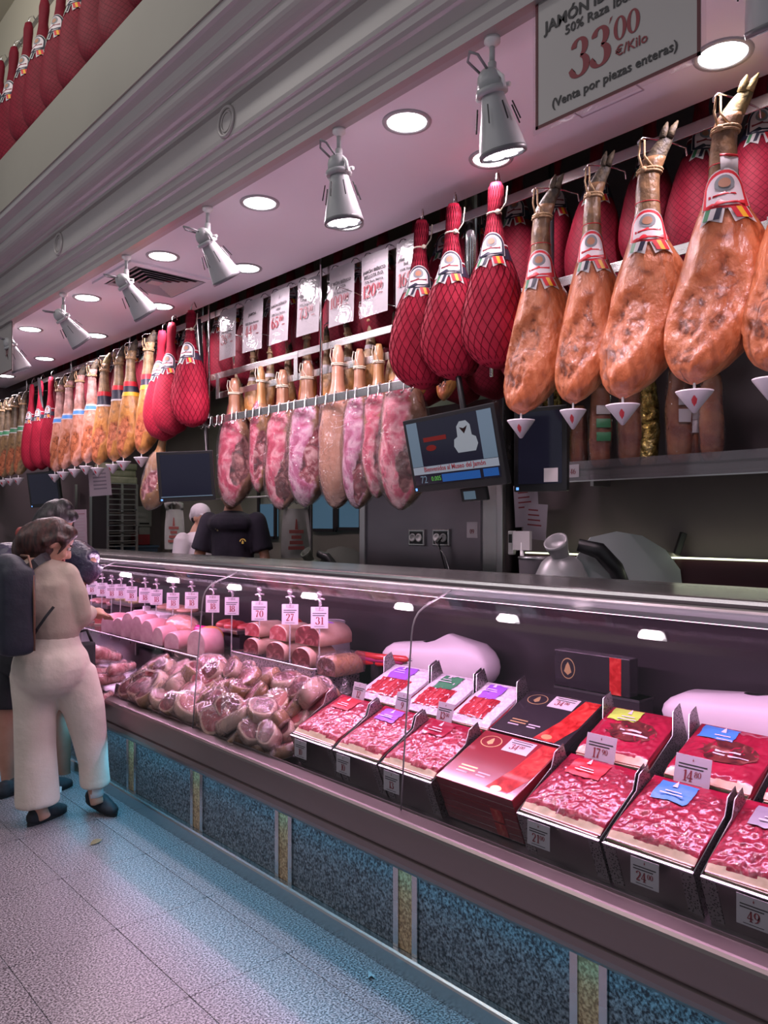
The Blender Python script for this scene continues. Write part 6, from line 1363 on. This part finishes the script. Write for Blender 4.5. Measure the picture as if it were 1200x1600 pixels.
def shoe(t, heel, toe, up=(0, 0, 1), w=.045, hgt=.065, m=None, sole=True, stripes=False):
    heel, toe = Vector(heel), Vector(toe); L = (toe - heel).length; Fm = frame(heel, toe - heel, up)
    mb = MB(); mb.ell((0, L * .22, .04), (w * .86, L * .26, .045), Fm); mb.ell((0, L * .70, .028), (w, L * .32, .030), Fm); mb.ell((0, L * .20, .065), (w * .7, L * .18, .03), Fm); mb.tube([(0, L * .12, .03), (0, L * .5, .045), (0, L * .85, .026)], [w * .8, w * .9, w * .7], 12, Fm)
    o = link('shoe', fuse(mb, .008, 3), t, m or M['shoe'])
    pts = [(w * .8 * math.cos(a) * (1 if math.sin(a) > 0 else .9), L * .5 + L * .52 * math.sin(a)) for a in [k * PI / 12 for k in range(24)]]
    MB().prism(pts, .022, Fm, z0=0.0).build('sole', M['rubber'], o)
    if stripes:
        for k in range(3): MB().box(w * .90, w * 1.02, L * (.36 + .10 * k), L * (.41 + .10 * k), .018, .062, Fm @ TRS((0, 0, 0), (-.25, -.25, 0))).build('white_stripe', M['white'], o)
    return o
# ---------------- customer in cream trousers
D = 4.15; w_ = lambda u, v, dd=0.0: PC(u, v, D + dd)
RIGHT = Vector((CT, -ST, 0)); AWAY = Vector((ST, CT, 0)); UP = Vector((0, 0, 1))
foot = PZ(85, 1290, 0.0); t = thing('person', 'customer in beige sweatshirt and cream trousers leaning over the counter', 'person', (foot.x, foot.y, 0)); INV = Matrix.Translation(-Vector((foot.x, foot.y, 0)))
def loc_(mb):
    mb.v = [INV @ v for v in mb.v]; return mb
tr = MB()
tr.ell(w_(80, 1040), (.20, .20, .17)); tr.ell(w_(78, 1050, -.03), (.17, .17, .14)); tr.tube([w_(82, 985), w_(80, 1025)], [.125, .17], 16)
tr.tube([w_(56, 1050), w_(55, 1110), w_(55, 1165), w_(57, 1210), w_(59, 1257)], [.13, .108, .104, .108, .114], 18)
tr.tube([w_(112, 1050, .05), w_(131, 1105, .08), w_(140, 1150, .10), w_(146, 1190, .10), w_(149, 1229, .10)], [.125, .110, .092, .078, .080], 18)
link('trousers', fuse(loc_(tr), .011, 14), t, M['trousers'])
sw = MB()
sw.tube([w_(81, 998), w_(82, 985), w_(79, 950), w_(74, 915), w_(70, 893), w_(68, 880)], [.128, .145, .158, .158, .125, .07], 18)
sw.ell(w_(100, 903), (.085, .085, .085)); sw.ell(w_(42, 905), (.09, .09, .09)); sw.ell(w_(63, 893, .0), (.16, .15, .085)); sw.tube([w_(68, 890), w_(75, 868)], [.10, .066], 14); sw.ell(w_(62, 935, -.05), (.13, .13, .17))
sw.tube([w_(102, 905), w_(115, 930, .0), w_(124, 962, .02), w_(122, 970, .03)], [.078, .074, .066, .06], 12); sw.tube([w_(123, 965, .02), w_(131, 962, .14), w_(140, 957, .26)], [.064, .056, .045], 12)
sw.tube([w_(42, 905), w_(45, 945, .14), w_(58, 965, .24), w_(95, 960, .34)], [.078, .07, .062, .045], 12)
link('sweatshirt', fuse(loc_(sw), .011, 5), t, M['sweat'])
bd = MB(); Hw = frame(w_(84, 848), RIGHT * .80 + AWAY * .42 - UP * .50)
bd.v = []; hp = head_parts(Hw); bd.v, bd.f, bd.sm, bd.mi = hp.v, hp.f, hp.sm, hp.mi
bd.tube([w_(78, 860), w_(70, 885), w_(72, 920), w_(79, 960), w_(80, 1030)], [.05, .06, .11, .11, .13], 12)
bd.tube([w_(70, 900), w_(102, 908), w_(122, 962, .02), w_(140, 957, .28), ], [.05, .05, .04, .028], 10); hand(bd, w_(140, 957, .28), AWAY + RIGHT * .5 - UP * .2, 1, -UP)
bd.tube([w_(70, 900), w_(45, 908), w_(45, 945, .14), w_(58, 965, .24), w_(97, 960, .36)], [.05, .05, .045, .04, .028], 10); hand(bd, w_(97, 960, .36), AWAY + RIGHT * .5, -1, -UP)
bd.tube([w_(80, 1030), w_(57, 1060), w_(55, 1165), w_(62, 1262)], [.12, .09, .06, .038], 12); bd.tube([w_(62, 1262), w_(70, 1280)], [.036, .036], 10)
bd.tube([w_(80, 1030), w_(112, 1060, .05), w_(140, 1150, .10), w_(149, 1240, .10), w_(152, 1256, .10)], [.12, .09, .06, .036, .036], 12)
link('body', body_mesh(loc_(bd)), t, M['skin'])
face_details(INV @ Hw, t)
hr = MB(); h2 = lambda p, r: hr.ell(p, r, Hw, 14, 10)
h2((0, -.022, .045), (.084, .092, .088)); h2((0, -.075, .0), (.078, .06, .085)); h2((.0, -.105, -.02), (.07, .06, .07)); h2((0, -.13, -.05), (.055, .05, .06)); h2((-.03, .035, .085), (.05, .05, .035)); h2((.03, .035, .085), (.05, .05, .035))
for s in (-1, 1): hr.tube([(s * .05, .06, .075), (s * .073, .03, .03), (s * .078, .0, .035), (s * .07, -.05, -.03)], [.022, .024, .022, .03], 8, Hw); hr.tube([(s * .062, .055, .06), (s * .072, .045, .0), (s * .070, .038, -.05)], [.014, .012, .006], 8, Hw)
hr.ell(w_(62, 848), (.125, .115, .12)); hr.ell(w_(47, 858, -.01), (.095, .09, .10)); hr.ell(w_(42, 872, -.02), (.075, .07, .075)); hr.ell(w_(72, 838), (.12, .10, .10))
link('hair', fuse(loc_(hr), .009, 4), t, M['hair_brown'])
f1 = PZ(44, 1292, 0); f2 = PZ(110, 1264, 0); f2 = f1 + (f2 - f1).normalized() * .25
shoe(t, INV @ f1, INV @ f2)
g2 = PZ(181, 1276, 0); g1 = g2 + (PZ(128, 1262, 0) - g2).normalized() * .23; shoe(t, INV @ (g1 + UP * .045), INV @ g2, (0, 0, 1))
MB().tube([INV @ w_(149, 1228, .10), INV @ w_(151, 1244, .10)], [.038, .037], 12).build('ankle_sock', M['white'], t)
# backpack
bp = thing('backpack', 'dark navy backpack with brown piping worn by the customer in cream trousers', 'backpack', tuple(w_(20, 1015, -.2)))
IB = Matrix.Translation(-w_(20, 1015, -.2)); Fb = frame(w_(22, 945, -.20), RIGHT * .75 + AWAY * .66)
bm = MB().rbox(-.15, .15, -.10, .07, -.245, .20, .05, Fb); bm.ell((0, -.03, .18), (.145, .085, .08), Fb); bm.ell((0, -.06, -.08), (.14, .08, .15), Fb); bm.v = [IB @ v for v in bm.v]; link('bag_body', fuse(bm, .012, 4), bp, M['pack'])
pp = MB().tube([(.135, .055, -.22), (.15, .05, .0), (.135, .05, .15), (.06, .05, .245), (-.06, .05, .245)], .006, 6, Fb); pp.v = [IB @ v for v in pp.v]; pp.build('piping', mat('brown_piping', (.20, .09, .06), .5), bp)
sp = MB()
def strap(pts, w):
    pts = [Vector(p) for p in pts]; vs = []
    for i, p in enumerate(pts):
        d = (pts[min(i + 1, len(pts) - 1)] - pts[max(i - 1, 0)]).normalized(); n = (camo.location - p).normalized(); s = d.cross(n).normalized() * w / 2
        vs += [p - s + n * .004, p + s + n * .004, p + s - n * .008, p - s - n * .008]
    sp.add(vs, [(4 * i + a, 4 * i + (a + 1) % 4, 4 * i + 4 + (a + 1) % 4, 4 * i + 4 + a) for i in range(len(pts) - 1) for a in range(4)], IB)
strap([w_(78, 868, -.05), w_(68, 871, -.12), w_(56, 879, -.165), w_(42, 890, -.19), w_(28, 902, -.22)], .045)
strap([w_(84, 948, -.20), w_(72, 963, -.22), w_(58, 983, -.23), w_(48, 1000, -.22)], .014)
sp.build('shoulder_strap', M['shoe'], bp)
hb = thing('handbag', 'small black handbag at the hip of the customer in cream trousers', 'bag', tuple(w_(130, 1012, .12))); MB().rbox(-.06, .06, -.03, .03, -.10, .03, .015).build('pouch', M['shoe'], hb); MB().tube([(-.05, 0, .02), (-.035, 0, .085), (.02, 0, .095), (.05, 0, .02)], .008, 6).build('handle', M['rubber'], hb)

# ---------------- customer in navy jacket and shorts
D2 = 4.80; q_ = lambda u, v, dd=0.0: PC(u, v, D2 + dd)
foot = PZ(55, 1245, 0); t = thing('person', 'dark-haired customer in navy jacket and black shorts bending over the glass', 'person', (foot.x, foot.y, 0)); INV = Matrix.Translation(-Vector((foot.x, foot.y, 0)))
jk = MB()
jk.tube([q_(40, 1020), q_(40, 960), q_(44, 900, .02), q_(58, 868, .06), q_(70, 852, .1)], [.18, .19, .20, .17, .09], 18); jk.ell(q_(12, 875, -.05), (.13, .13, .11)); jk.ell(q_(98, 866, .12), (.12, .12, .10)); jk.ell(q_(60, 858, .08), (.13, .12, .08)); jk.ell(q_(20, 930, -.05), (.14, .14, .2))
jk.tube([q_(98, 866, .08), q_(122, 868, .05), q_(142, 880, .02)], [.10, .098, .085], 12); jk.tube([q_(142, 880, .02), q_(138, 895, .0), q_(128, 908, -.02)], [.082, .07, .052], 12)
jk.tube([q_(12, 875, -.05), q_(5, 930, .05), q_(40, 945, .3), q_(80, 930, .36)], [.10, .09, .075, .05], 12)
link('jacket', fuse(loc_(jk), .013, 4), t, M['puffer'])
cr = MB().tube([q_(30, 832, .0), q_(48, 836, -.02), q_(62, 842, .0)], [.035, .05, .04], 10); cr.v = [INV @ v for v in cr.v]; cr.build('lining_collar', mat('red_lining', (.35, .06, .05), .7), t)
shs = MB().tube([q_(40, 1000), q_(40, 1030), q_(30, 1050)], [.18, .18, .15], 16); shs.tube([q_(22, 1040), q_(14, 1075), q_(12, 1104)], [.11, .10, .10], 14); shs.tube([q_(66, 1040, .1), q_(82, 1070, .12), q_(88, 1092, .12)], [.11, .10, .095], 14)
link('shorts', fuse(loc_(shs), .012, 4), t, M['shorts'])
Hm_ = frame(q_(86, 818, .12), RIGHT * .62 + AWAY * .55 - UP * .55); hp = head_parts(Hm_, 1.06); bd = MB(); bd.v, bd.f, bd.sm, bd.mi = hp.v, hp.f, hp.sm, hp.mi
bd.tube([q_(80, 828, .1), q_(62, 855, .06), q_(46, 900, .02), q_(40, 980), q_(40, 1035)], [.055, .07, .13, .13, .14], 12)
bd.tube([q_(62, 870, .06), q_(98, 868, .08), q_(142, 880, .02), q_(128, 908, -.02)], [.06, .055, .045, .03], 10); hand(bd, q_(129, 907, -.02), -UP * .7 - RIGHT * .35 + AWAY * .3, 1, -RIGHT * .5 - AWAY)
bd.tube([q_(62, 870, .06), q_(14, 878, -.05), q_(5, 930, .05), q_(40, 945, .3), q_(82, 930, .38)], [.06, .055, .05, .04, .03], 10); hand(bd, q_(82, 930, .38), RIGHT + AWAY, -1, -UP)
bd.tube([q_(40, 1035), q_(20, 1055), q_(12, 1110), q_(11, 1150), q_(12, 1215), q_(16, 1228)], [.13, .10, .07, .062, .040, .038], 12)
bd.tube([q_(40, 1035), q_(70, 1055, .1), q_(90, 1100, .14), q_(96, 1150, .16), q_(100, 1205, .18), q_(102, 1216, .18)], [.13, .10, .07, .06, .040, .038], 12)
link('body', body_mesh(loc_(bd)), t, M['skin_warm']); face_details(INV @ Hm_, t, 1.06)
hr = MB()
for p, r in (((0, -.02, .05), (.086, .098, .085)), ((0, -.07, .0), (.08, .055, .075)), ((0, .05, .095), (.06, .045, .03)), ((.03, -.02, .12), (.05, .05, .03)), ((-.04, -.03, .115), (.04, .05, .03)), ((.05, .04, .08), (.04, .04, .035)), ((-.055, .035, .075), (.03, .04, .035)), ((0, -.09, -.045), (.06, .03, .04))): hr.ell(p, r, Hm_ @ Matrix.Diagonal((1.06, 1.06, 1.06, 1)), 14, 10)
link('hair', fuse(loc_(hr), .010, 3), t, M['hair_black'])
a1 = PZ(-6, 1250, 0); a2 = PZ(30, 1236, 0); shoe(t, INV @ a1, INV @ (a1 + (a2 - a1).normalized() * .28), stripes=True, w=.05)
a1 = PZ(78, 1238, 0); a2 = PZ(113, 1226, 0); a2 = PZ(112, 1227, 0); shoe(t, INV @ (a2 + (a1 - a2).normalized() * .28), INV @ a2, stripes=True, w=.05)

# ---------------- two shop assistants behind the case
def assistant(label, base, fwd, hgt, top_m, sleeve, cap=False, arms='fold', skin=None, hairm=None):
    t = thing('person', label, 'person', base); f = Vector(fwd).normalized(); r = f.cross(UP).normalized(); k = hgt / 1.75
    P_ = lambda a, b, c: r * a * k + f * b * k + UP * c * k
    bd = MB(); Hh_ = frame(P_(0, .04, 1.63), f - UP * .12); hp = head_parts(Hh_, k); bd.v, bd.f, bd.sm, bd.mi = hp.v, hp.f, hp.sm, hp.mi
    bd.tube([P_(0, .0, 1.56), P_(0, -.01, 1.44), P_(0, 0, 1.25), P_(0, 0, 1.0), P_(0, 0, .92)], [.055, .10, .14, .13, .14], 14)
    ck = MB(); ck.tube([P_(0, -.005, 1.50), P_(0, 0, 1.44), P_(0, 0, 1.30), P_(0, 0, 1.1), P_(0, 0, .90)], [.075, .145, .17, .165, .17], 18); ck.ell(P_(0, 0, 1.40), (.20 * k, .20 * k, .10 * k))
    for s in (-1, 1):
        sh, el = P_(s * .19, 0, 1.42), P_(s * .27, .03, 1.12); wr = P_(s * .02, .26, 1.02) if arms == 'fold' else P_(s * .22, .25, 1.05)
        bd.tube([P_(s * .05, 0, 1.42), sh, el, wr], [.06, .058, .048, .030], 12); hand(bd, wr, (r * -s * .8 + f * .4) if arms == 'fold' else f, s, -UP)
        ck.ell(sh, (.075 * k,) * 3); e2 = sh.lerp(el, sleeve if sleeve < 1 else 1.0); ck.tube([sh, e2], [.078, .082 if sleeve < 1 else .066], 14)
        if sleeve >= 1: ck.tube([el, el.lerp(wr, .9)], [.066, .048], 12)
        bd.tube([P_(s * .09, 0, .95), P_(s * .10, 0, .52), P_(s * .10, -.02, .08), P_(s * .10, .10, .03)], [.10, .065, .042, .035], 12)
    link('body', fuse(bd, .011, 3), t, skin or M['skin']); face_details(Hh_, t, k); link('top', fuse(ck, .012, 4), t, top_m)
    lg = MB()
    for s in (-1, 1): lg.tube([P_(s * .08, 0, .95), P_(s * .10, 0, .55), P_(s * .10, -.01, .10)], [.13, .09, .08], 12)
    lg.ell(P_(0, 0, .93), (.17 * k, .14 * k, .12 * k)); link('trousers', fuse(lg, .013, 3), t, M['shorts'])
    for s in (-1, 1): shoe(t, P_(s * .10, -.08, .0), P_(s * .10, .18, 0))
    hr = MB(); hr.ell((0, -.025, .045), (.082, .090, .082), Hh_ @ Matrix.Diagonal((k, k, k, 1))); hr.ell((0, -.07, -.01), (.07, .04, .06), Hh_ @ Matrix.Diagonal((k, k, k, 1))); link('hair', fuse(hr, .01, 3), t, hairm or M['hair_black'])
    if cap:
        c = MB().ell((0, -.025, .055), (.094, .105, .088), Hh_ @ Matrix.Diagonal((k, k, k, 1)), 18, 12); c.ell((0, -.09, .01), (.075, .05, .07), Hh_ @ Matrix.Diagonal((k, k, k, 1))); o = link('cap', fuse(c, .009, 4), t, M['whitecoat'])
        MB().prism([(.075 * math.cos(a), .07 + .07 * math.sin(a)) for a in [k2 * PI / 12 for k2 in range(13)]], .008, Hh_ @ TRS((0, .0, .055), (-.25, 0, 0), (k, k, k))).build('visor', M['whitecoat'], o)
    return t, P_, r, f
p = PC(364, 818, 6.25)
t, P_, r, f = assistant('shop assistant in black polo shirt leaning on the case behind the hams', (p.x, p.y, .12), -AWAY * .9 - RIGHT * .15, 1.82, M['polo'], .75, skin=M['skin_warm'])
Fm = frame(P_(0, 0, 0), f)
def crest(a, c, s, m):
    for nm, pts in (('crest_arch', [(math.cos(x) * s, math.sin(x) * s * .9) for x in [k * PI / 8 for k in range(9)]] + [(math.cos(x) * s * .68, math.sin(x) * s * .6) for x in [PI - k * PI / 8 for k in range(9)]]), ('crest_motif', [(-s * .3, -s * .7), (s * .3, -s * .7), (s * .34, -s * .1), (0, s * .4), (-s * .34, -s * .1)])):
        o = MB().prism(pts, .002, Matrix.Translation(P_(a, .176 - abs(a) * .22, c)) @ Matrix((r, UP, r.cross(UP))).transposed().to_4x4()).build(nm, m, t)
M['crest'] = mat('crest_yellow', (.62, .42, .08), .5)
crest(-.13, 1.27, .026, M['crest']); crest(.06, 1.36, .020, mat('crest_dull', (.12, .09, .04), .6))
p = PC(311, 812, 7.05)
t, P_, r, f = assistant('shop assistant in white cap and white coat half hidden by the polo shirt', (p.x, p.y, .12), RIGHT * .75 - AWAY * .62, 1.62, M['whitecoat'], 1.0, cap=True)
fl2 = struct('floor_platform', MB().box(2.95, 4.65, 3.05, YE - .02, -.004, .12), M['darksteel'])
